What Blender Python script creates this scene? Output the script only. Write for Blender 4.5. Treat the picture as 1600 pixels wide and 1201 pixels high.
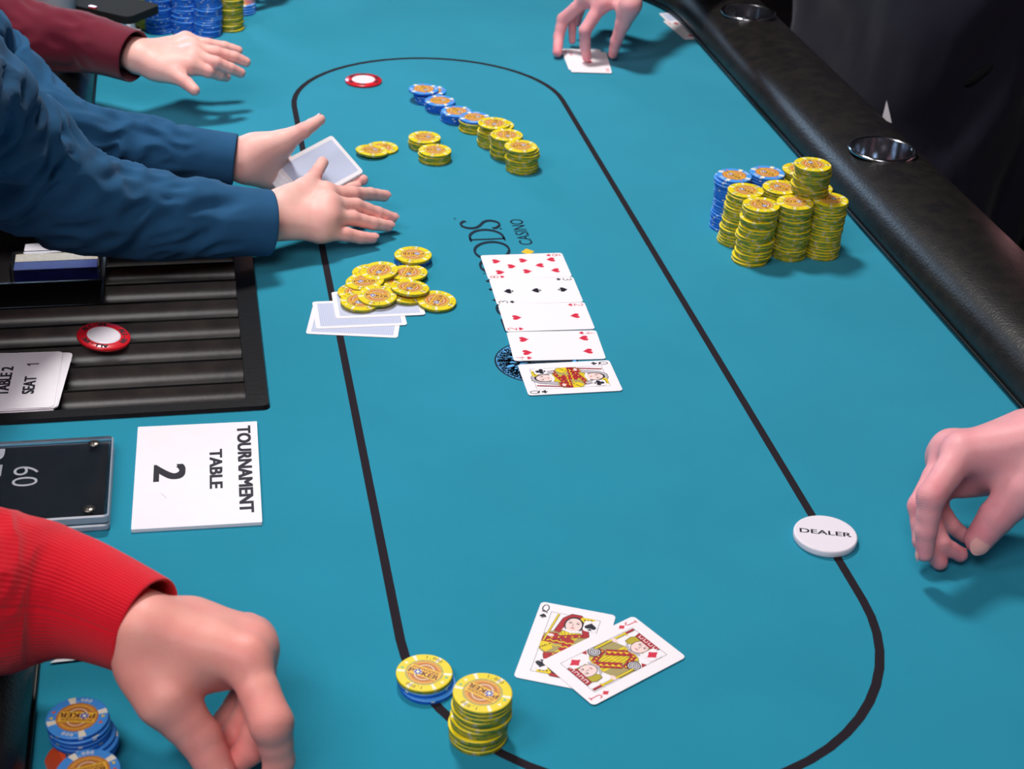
import bpy, math, random
import numpy as np
from mathutils import Vector, Matrix, noise
from mathutils.geometry import tessellate_polygon

for o in list(bpy.data.objects):
    bpy.data.objects.remove(o)
scene = bpy.context.scene
COL = scene.collection
rnd = random.Random(7)

# ------------------------------------------------------------------ camera
# table frame: X across the table, Y along it, Z up, felt at Z = 0 (metres)
F_PX, PITCH, ROLL, CAM_H, THETA = 2496.42, 0.52940, 0.052119, 0.7463, 0.21362
_c, _s = math.cos(THETA), math.sin(THETA)
def _rot(v):
    return Vector((_c * v[0] + _s * v[1], -_s * v[0] + _c * v[1], v[2]))
_cp, _sp, _cr, _sr = math.cos(PITCH), math.sin(PITCH), math.cos(ROLL), math.sin(ROLL)
_r0, _u0 = Vector((1, 0, 0)), Vector((0, _sp, _cp))
CAM_FWD = _rot((0, _cp, -_sp))
CAM_R = _rot(_cr * _r0 + _sr * _u0)
CAM_U = _rot(-_sr * _r0 + _cr * _u0)
CAM_P = Vector((-0.2995, 0.0, CAM_H))
cam_d = bpy.data.cameras.new('camera')
cam = bpy.data.objects.new('camera', cam_d)
COL.objects.link(cam)
M = Matrix((CAM_R, CAM_U, -CAM_FWD)).transposed().to_4x4()
M.translation = CAM_P
cam.matrix_world = M
cam_d.sensor_fit = 'HORIZONTAL'
cam_d.sensor_width = 36.0
cam_d.lens = 36.0 * F_PX / 1600.0
cam_d.clip_start = 0.05
cam_d.dof.use_dof = True
cam_d.dof.focus_distance = 1.42
cam_d.dof.aperture_fstop = 13.0
scene.camera = cam

def at(px, py, z=0.0):
    """point at height z (mm above the felt) seen at photo pixel px, py"""
    d = CAM_FWD + CAM_R * ((px - 800.0) / F_PX) + CAM_U * ((600.5 - py) / F_PX)
    t = (z / 1000.0 - CAM_P.z) / d.z
    return CAM_P + d * t
def px2m(p, w):
    return w * (p - CAM_P).dot(CAM_FWD) / F_PX

# ------------------------------------------------------------------ world + lights + exposure
world = bpy.data.worlds.new('world')
scene.world = world
world.use_nodes = True
world.node_tree.nodes['Background'].inputs[0].default_value = (0.62, 0.72, 1.0, 1)
world.node_tree.nodes['Background'].inputs[1].default_value = 0.20
def area(name, loc, tgt, size, power, col=(1, 1, 1)):
    d = bpy.data.lights.new(name, 'AREA')
    d.shape = 'DISK'
    d.size = size
    d.energy = power
    d.color = col
    o = bpy.data.objects.new(name, d)
    COL.objects.link(o)
    o.location = loc
    o.rotation_euler = (Vector(tgt) - Vector(loc)).to_track_quat('-Z', 'Y').to_euler()
    return o
area('ceiling_lamp_key', (-0.2, 2.25, 1.95), (0, 1.85, 0), 0.36, 38, (1.0, 0.985, 0.965))
area('ceiling_lamp_near', (-0.7, -0.35, 1.95), (-0.1, 1.2, 0), 1.1, 25, (1.0, 0.95, 0.965))
area('fill_light_left', (-1.5, 0.7, 1.9), (-0.2, 1.4, 0), 0.8, 13, (0.95, 0.93, 1.0))  # fill added to brighten left-facing sides and the seat card
area('bluish_light_far', (-0.9, 5.7, 1.25), (0.2, 1.9, 0), 0.9, 30, (0.5, 0.72, 1.0))  # unseen bluish light, added for the streak along the rail
scene.view_settings.view_transform = 'Standard'
scene.view_settings.look = 'None'
scene.view_settings.gamma = 1.0
scene.view_settings.use_curve_mapping = False
scene.view_settings.exposure = 0.06

# ------------------------------------------------------------------ materials
def lin(c):
    return tuple(((v / 255) / 12.92 if v / 255 <= 0.04045 else ((v / 255 + 0.055) / 1.055) ** 2.4) for v in c)
MATS = {}
def mat(name, rgb, rough=0.6, spec=0.3, metal=0.0, var=0.0, vscale=40.0, bump=0.0, bscale=300.0, rgb2=None,
        sheen=0.0, coat=0.0, trans=0.0, sss=0.0, ior=1.45):
    m = bpy.data.materials.new(name)
    m.use_nodes = True
    nt = m.node_tree
    b = nt.nodes['Principled BSDF']
    c = lin(rgb)
    b.inputs['Base Color'].default_value = (*c, 1)
    b.inputs['Roughness'].default_value = rough
    b.inputs['Specular IOR Level'].default_value = spec
    b.inputs['Metallic'].default_value = metal
    b.inputs['IOR'].default_value = ior
    if sheen:
        b.inputs['Sheen Weight'].default_value = sheen
    if coat:
        b.inputs['Coat Weight'].default_value = coat
        b.inputs['Coat Roughness'].default_value = 0.12
    if trans:
        b.inputs['Transmission Weight'].default_value = trans
    if sss:
        b.inputs['Subsurface Weight'].default_value = sss
        b.inputs['Subsurface Radius'].default_value = (0.9, 0.35, 0.2)
        b.inputs['Subsurface Scale'].default_value = 0.004
    tc = nt.nodes.new('ShaderNodeTexCoord')
    if var or rgb2:
        n = nt.nodes.new('ShaderNodeTexNoise')
        n.inputs['Scale'].default_value = vscale
        n.inputs['Detail'].default_value = 5
        nt.links.new(tc.outputs['Object'], n.inputs['Vector'])
        mx = nt.nodes.new('ShaderNodeMix')
        mx.data_type = 'RGBA'
        rp = nt.nodes.new('ShaderNodeMapRange')
        rp.inputs[1].default_value = 0.35
        rp.inputs[2].default_value = 0.65
        nt.links.new(n.outputs['Fac'], rp.inputs[0])
        nt.links.new(rp.outputs[0], mx.inputs[0])
        c2 = lin(rgb2) if rgb2 else tuple(v * (1 - var) for v in c)
        mx.inputs[6].default_value = (*c, 1)
        mx.inputs[7].default_value = (*c2, 1)
        nt.links.new(mx.outputs[2], b.inputs['Base Color'])
    if bump:
        n = nt.nodes.new('ShaderNodeTexNoise')
        n.inputs['Scale'].default_value = bscale
        n.inputs['Detail'].default_value = 4
        nt.links.new(tc.outputs['Object'], n.inputs['Vector'])
        bp = nt.nodes.new('ShaderNodeBump')
        bp.inputs['Strength'].default_value = bump
        bp.inputs['Distance'].default_value = 0.001
        nt.links.new(n.outputs['Fac'], bp.inputs['Height'])
        nt.links.new(bp.outputs[0], b.inputs['Normal'])
    MATS[name] = m
    return m

FELT = mat('felt', (35, 141, 167), 0.95, 0.1, var=0.06, vscale=9, bump=0.25, bscale=900, sheen=0.15)
LINE = mat('felt_print_black', (38, 32, 38), 0.9, 0.15, bump=0.2, bscale=900)
PRINT_NAVY = mat('felt_print_navy', (34, 50, 66), 0.9, 0.1, var=0.2, vscale=600)
PRINT_BLUE = mat('felt_print_blue', (96, 178, 240), 0.9, 0.1)
PRINT_GOLD = mat('felt_print_gold', (236, 190, 60), 0.9, 0.1)
PRINT_WHITE = mat('felt_print_white', (225, 220, 230), 0.9, 0.1)
LEATHER = mat('black_vinyl', (22, 20, 21), 0.36, 0.5, bump=0.38, bscale=340, rgb2=(34, 30, 28), vscale=60)
TRIM = mat('rail_trim', (12, 14, 18), 0.35, 0.5)
STEEL = mat('steel', (200, 200, 205), 0.16, 0.5, metal=1.0)
WOODBASE = mat('table_base', (26, 20, 18), 0.5, 0.4, var=0.3, vscale=8)
CARPET = mat('carpet', (20, 17, 19), 0.95, 0.1, rgb2=(30, 20, 18), vscale=14, bump=0.4, bscale=400)
WALLM = mat('dark_wall', (24, 21, 21), 0.8, 0.2, var=0.2, vscale=3)
CEILM = mat('dark_ceiling', (30, 29, 30), 0.9, 0.2, var=0.1, vscale=3)
CARDW = mat('card_white', (250, 243, 246), 0.32, 0.45)
RED = mat('card_red', (216, 42, 72), 0.4, 0.4)
BLK = mat('card_black', (28, 24, 42), 0.4, 0.4)
CYEL = mat('card_yellow', (236, 208, 32), 0.4, 0.4)
CTAN = mat('card_tan', (172, 156, 100), 0.4, 0.4)
CFACE = mat('card_face', (250, 218, 212), 0.4, 0.4)
CDRED = mat('card_darkred', (176, 34, 44), 0.4, 0.4)
COLIVE = mat('card_olive', (186, 168, 40), 0.4, 0.4)
CGREY = mat('card_grey', (190, 182, 190), 0.4, 0.4)
WHITEP = mat('white_plastic', (240, 232, 240), 0.35, 0.45, bump=0.05, bscale=200)
WHITEC = mat('white_card_stock', (246, 240, 246), 0.5, 0.35, var=0.02, vscale=80)
INK = mat('black_ink', (38, 34, 46), 0.6, 0.3)
INKW = mat('white_ink', (240, 236, 236), 0.5, 0.3)
REDP = mat('red_plastic', (226, 34, 48), 0.25, 0.5, coat=0.3)
TRAY = mat('black_plastic', (16, 15, 18), 0.32, 0.5, bump=0.15, bscale=250)
TROUGH = mat('tray_channel_plastic', (82, 78, 74), 0.30, 0.5, bump=0.10, bscale=200, rgb2=(66, 63, 64), vscale=40)
BLUEBOX = mat('blue_card_edges', (42, 52, 130), 0.4, 0.4, var=0.25, vscale=300)
CREAM = mat('cream_card_edges', (206, 196, 178), 0.4, 0.4, var=0.15, vscale=300)
CLEAR = mat('clear_acrylic', (245, 248, 255), 0.06, 0.5, trans=1.0, ior=1.49)
BLKP = mat('black_print_card', (16, 18, 22), 0.25, 0.5, rgb2=(28, 32, 36), vscale=30)
SCREW = mat('screw_metal', (150, 140, 130), 0.3, 0.5, metal=1.0)
PEN = mat('pen_blue', (60, 66, 120), 0.35, 0.5)
GOLD = mat('gold_print', (206, 160, 60), 0.4, 0.5)
PHONE = mat('dark_case', (30, 29, 28), 0.85, 0.4, bump=0.3, bscale=300)
DARKBAG = mat('dark_fabric', (18, 19, 21), 0.85, 0.2, bump=0.3, bscale=500)
CHAIRM = mat('chair_upholstery', (40, 37, 33), 0.7, 0.3, bump=0.3, bscale=300)
CHAIRL = mat('chair_legs', (24, 22, 24), 0.35, 0.5)
WCLOTH = mat('white_cloth', (235, 232, 236), 0.8, 0.2)

CY = mat('chip_yellow', (242, 216, 22), 0.42, 0.4, var=0.06, vscale=150)
CYS = mat('chip_yellow_side_shaded', (184, 172, 46), 0.55, 0.3, rgb2=(146, 144, 48), vscale=160)  # mottled olive; shade on the chip sides is put into the yellow
CGS = mat('chip_green_side', (98, 132, 64), 0.55, 0.3, rgb2=(140, 150, 60), vscale=200)
CTEAL = mat('chip_teal', (110, 186, 130), 0.45, 0.4)
CSPOT = mat('chip_spot', (244, 238, 214), 0.45, 0.4)
CGREYS = mat('chip_pale_spot', (176, 170, 140), 0.5, 0.3)
CBL = mat('chip_blue', (74, 156, 238), 0.42, 0.4, var=0.06, vscale=150)
CBS = mat('chip_blue_side', (24, 96, 206), 0.5, 0.35, rgb2=(38, 112, 214), vscale=160)
CORANGE = mat('chip_orange', (232, 84, 40), 0.45, 0.4)
INL_BR = mat('chip_inlay_brown', (188, 112, 56), 0.45, 0.35, rgb2=(206, 134, 70), vscale=900)
INL_OR = mat('chip_inlay_orange', (246, 184, 70), 0.45, 0.35)
INL_RING = mat('chip_inlay_ring', (150, 146, 96), 0.45, 0.35, rgb2=(206, 190, 90), vscale=1200)
INL_TXT = mat('chip_inlay_text', (96, 52, 36), 0.45, 0.35)
INL_BLUE = mat('chip_inlay_blue', (70, 84, 176), 0.45, 0.35)

# card back: pale blue lattice inside a white border
def card_back():
    m = mat('card_back', (200, 206, 228), 0.32, 0.45)
    nt = m.node_tree
    b = nt.nodes['Principled BSDF']
    tc = nt.nodes.new('ShaderNodeTexCoord')
    outs = []
    for ang in (0.0, math.pi / 2):
        mp = nt.nodes.new('ShaderNodeMapping')
        mp.inputs['Rotation'].default_value = (0, 0, ang)
        w = nt.nodes.new('ShaderNodeTexWave')
        w.inputs['Scale'].default_value = 170
        w.inputs['Distortion'].default_value = 0.6
        w.inputs['Detail'].default_value = 1
        nt.links.new(tc.outputs['Object'], mp.inputs[0])
        nt.links.new(mp.outputs[0], w.inputs['Vector'])
        outs.append(w.outputs['Fac'])
    mul = nt.nodes.new('ShaderNodeMath')
    mul.operation = 'MULTIPLY'
    nt.links.new(outs[0], mul.inputs[0])
    nt.links.new(outs[1], mul.inputs[1])
    mx = nt.nodes.new('ShaderNodeMix')
    mx.data_type = 'RGBA'
    nt.links.new(mul.outputs[0], mx.inputs[0])
    mx.inputs[6].default_value = (*lin((186, 196, 226)), 1)
    mx.inputs[7].default_value = (*lin((243, 242, 250)), 1)
    nt.links.new(mx.outputs[2], b.inputs['Base Color'])
    return m
CBACK = card_back()

def skin(name, rgb, red):
    m = mat(name, rgb, 0.48, 0.35, sss=0.25)
    nt = m.node_tree
    b = nt.nodes['Principled BSDF']
    tc = nt.nodes.new('ShaderNodeTexCoord')
    a = nt.nodes.new('ShaderNodeAttribute')
    a.attribute_name = 'blush'
    n = nt.nodes.new('ShaderNodeTexNoise')
    n.inputs['Scale'].default_value = 45
    n.inputs['Detail'].default_value = 6
    nt.links.new(tc.outputs['Object'], n.inputs['Vector'])
    ad = nt.nodes.new('ShaderNodeMath')
    ad.operation = 'MULTIPLY_ADD'
    nt.links.new(n.outputs['Fac'], ad.inputs[0])
    ad.inputs[1].default_value = 0.8
    nt.links.new(a.outputs['Fac'], ad.inputs[2])
    sb = nt.nodes.new('ShaderNodeMath')
    sb.operation = 'SUBTRACT'
    sb.use_clamp = True
    nt.links.new(ad.outputs[0], sb.inputs[0])
    sb.inputs[1].default_value = 0.28
    mx = nt.nodes.new('ShaderNodeMix')
    mx.data_type = 'RGBA'
    nt.links.new(sb.outputs[0], mx.inputs[0])
    mx.inputs[6].default_value = (*lin(rgb), 1)
    mx.inputs[7].default_value = (*lin(red), 1)
    nt.links.new(mx.outputs[2], b.inputs['Base Color'])
    n2 = nt.nodes.new('ShaderNodeTexNoise')
    n2.inputs['Scale'].default_value = 380
    n2.inputs['Detail'].default_value = 5
    nt.links.new(tc.outputs['Object'], n2.inputs['Vector'])
    bp = nt.nodes.new('ShaderNodeBump')
    bp.inputs['Strength'].default_value = 0.22
    bp.inputs['Distance'].default_value = 0.0008
    nt.links.new(n2.outputs['Fac'], bp.inputs['Height'])
    # wrinkles across the joints
    def att(nm_):
        q_ = nt.nodes.new('ShaderNodeAttribute')
        q_.attribute_name = nm_
        return q_.outputs['Fac']
    def mth(op, a_, b_):
        q_ = nt.nodes.new('ShaderNodeMath')
        q_.operation = op
        for k_, x_ in enumerate((a_, b_)):
            if x_ is None:
                continue
            if isinstance(x_, (int, float)):
                q_.inputs[k_].default_value = x_
            else:
                nt.links.new(x_, q_.inputs[k_])
        return q_.outputs[0]
    n3 = nt.nodes.new('ShaderNodeTexNoise')
    n3.inputs['Scale'].default_value = 220
    nt.links.new(tc.outputs['Object'], n3.inputs['Vector'])
    phase = mth('MULTIPLY_ADD', att('crease_axis'), 2.3)
    phase.node.inputs[2].default_value = 0.0
    ph2 = mth('ADD', phase, mth('MULTIPLY', n3.outputs['Fac'], 3.5))
    hgt = mth('MULTIPLY', mth('POWER', mth('ABSOLUTE', mth('SINE', ph2, None), None), 0.5), att('crease_weight'))
    bp2 = nt.nodes.new('ShaderNodeBump')
    bp2.inputs['Strength'].default_value = 0.55
    bp2.inputs['Distance'].default_value = 0.0007
    nt.links.new(hgt, bp2.inputs['Height'])
    nt.links.new(bp.outputs[0], bp2.inputs['Normal'])
    nt.links.new(bp2.outputs[0], b.inputs['Normal'])
    return m
SKIN_A = skin('skin_tan', (246, 172, 158), (234, 122, 122))
SKIN_B = skin('skin_peach', (252, 196, 184), (244, 146, 144))
SKIN_F = skin('skin_pink', (244, 174, 176), (226, 116, 134))
NAIL = mat('nail', (248, 178, 172), 0.22, 0.5, sss=0.2)

def cloth(name, rgb, rough=0.9, scale=1500, sheen=0.3):
    return mat(name, rgb, rough, 0.15, var=0.12, vscale=25, bump=0.25, bscale=scale, sheen=sheen)
SHIRT = cloth('blue_shirt', (42, 90, 130), sheen=0.05)
REDKNIT = cloth('red_knit', (222, 18, 40))
MAROON = cloth('maroon_knit', (112, 28, 48))
NAVY = cloth('navy_jacket', (26, 25, 38), sheen=0.1)

# ------------------------------------------------------------------ mesh helpers
class MB:
    def __init__(s):
        s.v, s.f, s.m, s.mats, s.sm = [], [], [], [], []
    def mi(s, m):
        if m not in s.mats:
            s.mats.append(m)
        return s.mats.index(m)
    def add(s, vs, fs, m, smooth=False):
        o = len(s.v)
        s.v += [tuple(v) for v in vs]
        i = s.mi(m)
        for f in fs:
            s.f.append(tuple(a + o for a in f))
            s.m.append(i)
            s.sm.append(smooth)
    def poly(s, pts, z, m):
        s.add([(p[0], p[1], z) for p in pts], [tuple(range(len(pts)))], m)
    def box(s, x0, x1, y0, y1, z0, z1, m):
        v = [(x, y, z) for z in (z0, z1) for x, y in ((x0, y0), (x1, y0), (x1, y1), (x0, y1))]
        s.add(v, [(3, 2, 1, 0), (4, 5, 6, 7), (0, 1, 5, 4), (1, 2, 6, 5), (2, 3, 7, 6), (3, 0, 4, 7)], m)
    def prism(s, pts, z0, z1, m, mtop=None, mbot=None):
        n = len(pts)
        v = [(p[0], p[1], z0) for p in pts] + [(p[0], p[1], z1) for p in pts]
        s.add(v, [(i, (i + 1) % n, n + (i + 1) % n, n + i) for i in range(n)], m)
        s.poly(pts, z1, mtop or m)
        s.poly(pts[::-1], z0, mbot or m)
    def lathe(s, prof, n, m, smooth=True, cx=0, cy=0):
        v = []
        for r, z in prof:
            for k in range(n):
                a = 2 * math.pi * k / n
                v.append((cx + r * math.cos(a), cy + r * math.sin(a), z))
        f = []
        for i in range(len(prof) - 1):
            for k in range(n):
                f.append((i * n + k, i * n + (k + 1) % n, (i + 1) * n + (k + 1) % n, (i + 1) * n + k))
        s.add(v, f, m, smooth)
    def mesh(s, name, scale=1.0):
        me = bpy.data.meshes.new(name)
        me.from_pydata([(v[0] * scale, v[1] * scale, v[2] * scale) for v in s.v], [], s.f)
        for m in s.mats:
            me.materials.append(m)
        me.polygons.foreach_set('material_index', s.m)
        me.polygons.foreach_set('use_smooth', s.sm)
        me.update()
        return me

def link(name, me, loc=(0, 0, 0), rot=(0, 0, 0), parent=None, label=None, cat=None, group=None, kind=None):
    o = bpy.data.objects.new(name, me)
    COL.objects.link(o)
    o.location = loc
    o.rotation_euler = rot
    if parent:
        o.parent = parent
    if label:
        o['label'] = label
    if cat:
        o['category'] = cat
    if group:
        o['group'] = group
    if kind:
        o['kind'] = kind
    return o
def thing(name, loc, label, cat, group=None, rotz=0):
    return link(name, None, loc, (0, 0, rotz), None, label, cat, group)
def raw_mesh(name, v, f, m, off=(0, 0, 0), smooth=True):
    me = bpy.data.meshes.new(name)
    me.from_pydata([(a[0] - off[0], a[1] - off[1], a[2] - off[2]) for a in v], [], f)
    me.materials.append(m)
    if smooth:
        me.polygons.foreach_set('use_smooth', [True] * len(f))
    me.update()
    return me

_tc = {}
def text2d(s, bold=0.0):
    """flat outline of a string, cap height 1, left aligned on x = 0: verts, faces, width"""
    if (s, bold) in _tc:
        return _tc[(s, bold)]
    cu = bpy.data.curves.new('t', 'FONT')
    cu.body = s
    cu.size = 1.0
    cu.offset = bold
    cu.resolution_u = 4
    o = bpy.data.objects.new('t', cu)
    COL.objects.link(o)
    dg = bpy.context.evaluated_depsgraph_get()
    oe = o.evaluated_get(dg)
    me = oe.to_mesh()
    v = np.array([x.co[:2] for x in me.vertices])
    f = [tuple(p.vertices) for p in me.polygons]
    oe.to_mesh_clear()
    bpy.data.objects.remove(o)
    bpy.data.curves.remove(cu)
    cap = 0.729
    v[:, 0] -= v[:, 0].min()
    v /= cap
    r = (v, f, v[:, 0].max())
    _tc[(s, bold)] = r
    return r
def put_text(mb, s, x, y, h, z, m, ang=0.0, wide=1.0, bold=0.0, align='c', width=None):
    v, f, w = text2d(s, min(bold, 0.0))
    if bold > 0:
        dd = bold * h * 0.9
        for sx_, sy_, lz in ((-1, 0.35, 0), (1, -0.35, 1), (-1, -0.35, 2), (1, 0.35, 3), (0, 0, 4), (-0.5, 0.1, 5), (0.5, -0.1, 6)):
            ca, sa = math.cos(ang), math.sin(ang)
            put_text(mb, s, x + (ca * sx_ - sa * sy_) * dd, y + (sa * sx_ + ca * sy_) * dd, h, z + lz * abs(z) * 2e-4 + 1e-9, m, ang, wide, 0.0, align, width)
        return
    if width:
        wide = width / (w * h)
    ww = w * h * wide
    ox = -ww / 2 if align == 'c' else 0
    ca, sa = math.cos(ang), math.sin(ang)
    pts = []
    for a in v:
        lx, ly = a[0] * h * wide + ox, a[1] * h - (h / 2 if align == 'c' else 0)
        pts.append((x + ca * lx - sa * ly, y + sa * lx + ca * ly, z))
    # front facing
    fs = []
    for q in f:
        p0, p1, p2 = (pts[q[0]], pts[q[1]], pts[q[2]])
        fs.append(q)
    mb.add(pts, fs, m)
def ring_text(mb, s, r, a0, step, h, z, m, inward=False, bold=0.0, wide=1.0):
    """letters on an arc, reading clockwise with their tops outward (or inward)"""
    n = len(s)
    for i, ch in enumerate(s):
        if ch == ' ':
            continue
        t = a0 + ((n - 1) / 2 - i) * step * (-1 if inward else 1)
        put_text(mb, ch, r * math.cos(t), r * math.sin(t), h, z, m, t + (math.pi / 2 if inward else -math.pi / 2), wide, bold)

def rrect(w, h, r, n=5, cx=0, cy=0):
    p = []
    for sx, sy, a0 in ((1, -1, -90), (1, 1, 0), (-1, 1, 90), (-1, -1, 180)):
        for k in range(n + 1):
            a = math.radians(a0 + 90 * k / n)
            p.append((cx + sx * (w / 2 - r) + r * math.cos(a), cy + sy * (h / 2 - r) + r * math.sin(a)))
    return p
def circ(cx, cy, r, n=14, ry=None):
    ry = ry or r
    return [(cx + r * math.cos(2 * math.pi * k / n), cy + ry * math.sin(2 * math.pi * k / n)) for k in range(n)]
def ribbon(mb, pts, w, z, m):
    """polyline drawn as a strip; w a number or list of widths"""
    n = len(pts)
    ws = w if isinstance(w, (list, tuple)) else [w] * n
    v = []
    for i in range(n):
        a, b = pts[max(0, i - 1)], pts[min(n - 1, i + 1)]
        dx, dy = b[0] - a[0], b[1] - a[1]
        l = math.hypot(dx, dy) or 1
        nx, ny = -dy / l * ws[i] / 2, dx / l * ws[i] / 2
        v += [(pts[i][0] - nx, pts[i][1] - ny, z), (pts[i][0] + nx, pts[i][1] + ny, z)]
    mb.add(v, [(2 * i, 2 * i + 2, 2 * i + 3, 2 * i + 1) for i in range(n - 1)], m)

# ------------------------------------------------------------------ room
def shell(name, verts, m, faces=((0, 1, 2, 3),)):
    return link(name, raw_mesh(name, verts, list(faces), m, smooth=False), kind='structure')
FZ, CZ = -0.76, 2.35
shell('floor', [(-3.5, -2.5, FZ), (4.0, -2.5, FZ), (4.0, 6, FZ), (-3.5, 6, FZ)], CARPET)
shell('ceiling', [(-3.5, 6, CZ), (4.0, 6, CZ), (4.0, -2.5, CZ), (-3.5, -2.5, CZ)], CEILM)
shell('wall_back', [(-3.5, 6, FZ), (4.0, 6, FZ), (4.0, 6, CZ), (-3.5, 6, CZ)], WALLM)
shell('wall_right', [(4.0, 6, FZ), (4.0, -2.5, FZ), (4.0, -2.5, CZ), (4.0, 6, CZ)], WALLM)
shell('wall_left', [(-3.5, -2.5, FZ), (-3.5, 6, FZ), (-3.5, 6, CZ), (-3.5, -2.5, CZ)], WALLM)
shell('wall_front', [(4.0, -2.5, FZ), (-3.5, -2.5, FZ), (-3.5, -2.5, CZ), (4.0, -2.5, CZ)], WALLM)

# ------------------------------------------------------------------ poker table
YF, YN, HW, RC = 2.53, 0.34, 0.43, 0.24           # felt far end, near end, half width, corner radius
DX, DY0, DY1 = -0.585, 0.985, 1.80                # dealer's place: felt runs out to the table edge
TX0, TX1, TY0, TY1 = -0.575, -0.2545, 1.2295, 1.690   # opening for the chip tray
table = thing('poker_table', (0, 1.436, FZ), 'teal felt poker table with black padded rail and betting line', 'table')
T_OFF = (0, 1.436, FZ)
def arc(cx, cy, r, a0, a1, n=12):
    return [(cx + r * math.cos(math.radians(a0 + (a1 - a0) * k / n)), cy + r * math.sin(math.radians(a0 + (a1 - a0) * k / n))) for k in range(n + 1)]
RF = RC + 0.05
outer = arc(HW - RC, YN + RC, RF, -90, 0) + arc(HW - RC, YF - RC, RF, 0, 90) + arc(-HW + RC, YF - RC, RF, 90, 180) \
    + [(-HW - 0.05, DY1), (DX, DY1), (DX, DY0), (-HW - 0.05, DY0)] + arc(-HW + RC, YN + RC, RF, 180, 270)
hole = [(TX0, TY0), (TX0, TY1), (TX1, TY1), (TX1, TY0)]
def flat_with_hole(outer, hole, z):
    polys = [[Vector((p[0], p[1], 0)) for p in outer], [Vector((p[0], p[1], 0)) for p in hole]]
    tris = tessellate_polygon(polys)
    v = [(p[0], p[1], z) for p in outer + hole]
    fs = []
    for t in tris:
        a, b, c = (Vector(v[i]) for i in t)
        fs.append(tuple(t) if (b - a).cross(c - a).z > 0 else tuple(t[::-1]))
    return v, fs
mb = MB()
v, fs = flat_with_hole(outer, hole, 0.0)
mb.add(v, fs, FELT)
n = len(outer)
mb.add([(p[0], p[1], 0) for p in outer] + [(p[0], p[1], -0.03) for p in outer], [(n + i, n + (i + 1) % n, (i + 1) % n, i) for i in range(n)], FELT)
mb.add([(p[0], p[1], 0) for p in hole] + [(p[0], p[1], -0.03) for p in hole], [(4 + i, 4 + (i + 1) % 4, (i + 1) % 4, i) for i in range(4)], TRAY)
mb.v = [(a[0] - T_OFF[0], a[1] - T_OFF[1], a[2] - T_OFF[2]) for a in mb.v]
link('felt_top', mb.mesh('felt_top'), parent=table)
# underside board
mb = MB()
v, fs = flat_with_hole(outer, [(TX0, TY0 - .01), (TX0, TY1), (TX1, TY1), (TX1, TY0 - .01)], -0.031)
mb.add(v, [f[::-1] for f in fs], WOODBASE)
mb.v = [(a[0] - T_OFF[0], a[1] - T_OFF[1], a[2] - T_OFF[2]) for a in mb.v]
link('table_board', mb.mesh('table_board'), parent=table)
# betting line: stadium
def stadium(r, y0, y1, n=28):
    return arc(0, y1, r, 0, 180, n) + arc(0, y0, r, 180, 360, n)
mb = MB()
a, b = stadium(0.1812, 0.897, 1.976), stadium(0.1742, 0.897, 1.976)
n = len(a)
mb.add([(p[0], p[1] - T_OFF[1], 0.00015 - FZ) for p in a + b], [(i, (i + 1) % n, n + (i + 1) % n, n + i) for i in range(n)], LINE)
link('betting_line', mb.mesh('betting_line'), parent=table)

# rail: swept cushion profile along an open path (gap at the dealer's place)
path = [(-HW, y) for y in np.linspace(DY1 + 0.02, YF - RC, 10)][:-1] \
    + arc(-HW + RC, YF - RC, RC, 180, 90, 16) + arc(HW - RC, YF - RC, RC, 90, 0, 16) \
    + [(HW, y) for y in np.linspace(YF - RC, YN + RC, 40)][1:-1] \
    + arc(HW - RC, YN + RC, RC, 0, -90, 16) + arc(-HW + RC, YN + RC, RC, -90, -180, 16) \
    + [(-HW, y) for y in np.linspace(YN + RC, DY0 - 0.02, 8)][1:]
# profile (outward offset d, height z): inner foot, bulge, flat top, outer shoulder, underside
prof = [(0.052, -0.002), (0.047, 0.0035), (0.004, 0.0035), (0.001, 0.006), (0.0015, 0.014), (0.006, 0.026), (0.014, 0.036), (0.026, 0.043), (0.042, 0.047), (0.062, 0.049),
        (0.084, 0.048), (0.104, 0.044), (0.122, 0.036), (0.135, 0.024), (0.142, 0.006), (0.142, -0.014), (0.134, -0.034), (0.118, -0.044), (0.06, -0.046), (0.052, -0.040)]
def sweep(path, prof, cap=True):
    v, f = [], []
    N = len(path)
    for i, p in enumerate(path):
        q0, q1 = path[max(0, i - 1)], path[min(N - 1, i + 1)]
        dx, dy = q1[0] - q0[0], q1[1] - q0[1]
        l = math.hypot(dx, dy)
        ox, oy = -dy / l, dx / l       # path runs clockwise, outward is to the left
        for d, z in prof:
            v.append((p[0] + ox * d, p[1] + oy * d, z))
    K = len(prof)
    for i in range(N - 1):
        for k in range(K):
            f.append((i * K + k, (i + 1) * K + k, (i + 1) * K + (k + 1) % K, i * K + (k + 1) % K)[::-1])
    if cap:
        f.append(tuple(range(K)))
        f.append(tuple((N - 1) * K + k for k in range(K))[::-1])
    return v, f
v, f = sweep(path, prof)
rail = link('rail', raw_mesh('rail', v, f, LEATHER, T_OFF), parent=table)
v, f = sweep(path, [(0.003, 0.0036), (0.0, 0.0030), (-0.0014, 0.0045), (-0.0010, 0.0064), (0.0015, 0.007)])
link('rail_piping', raw_mesh('rail_piping', v, f, TRIM, T_OFF), parent=table)
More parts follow.
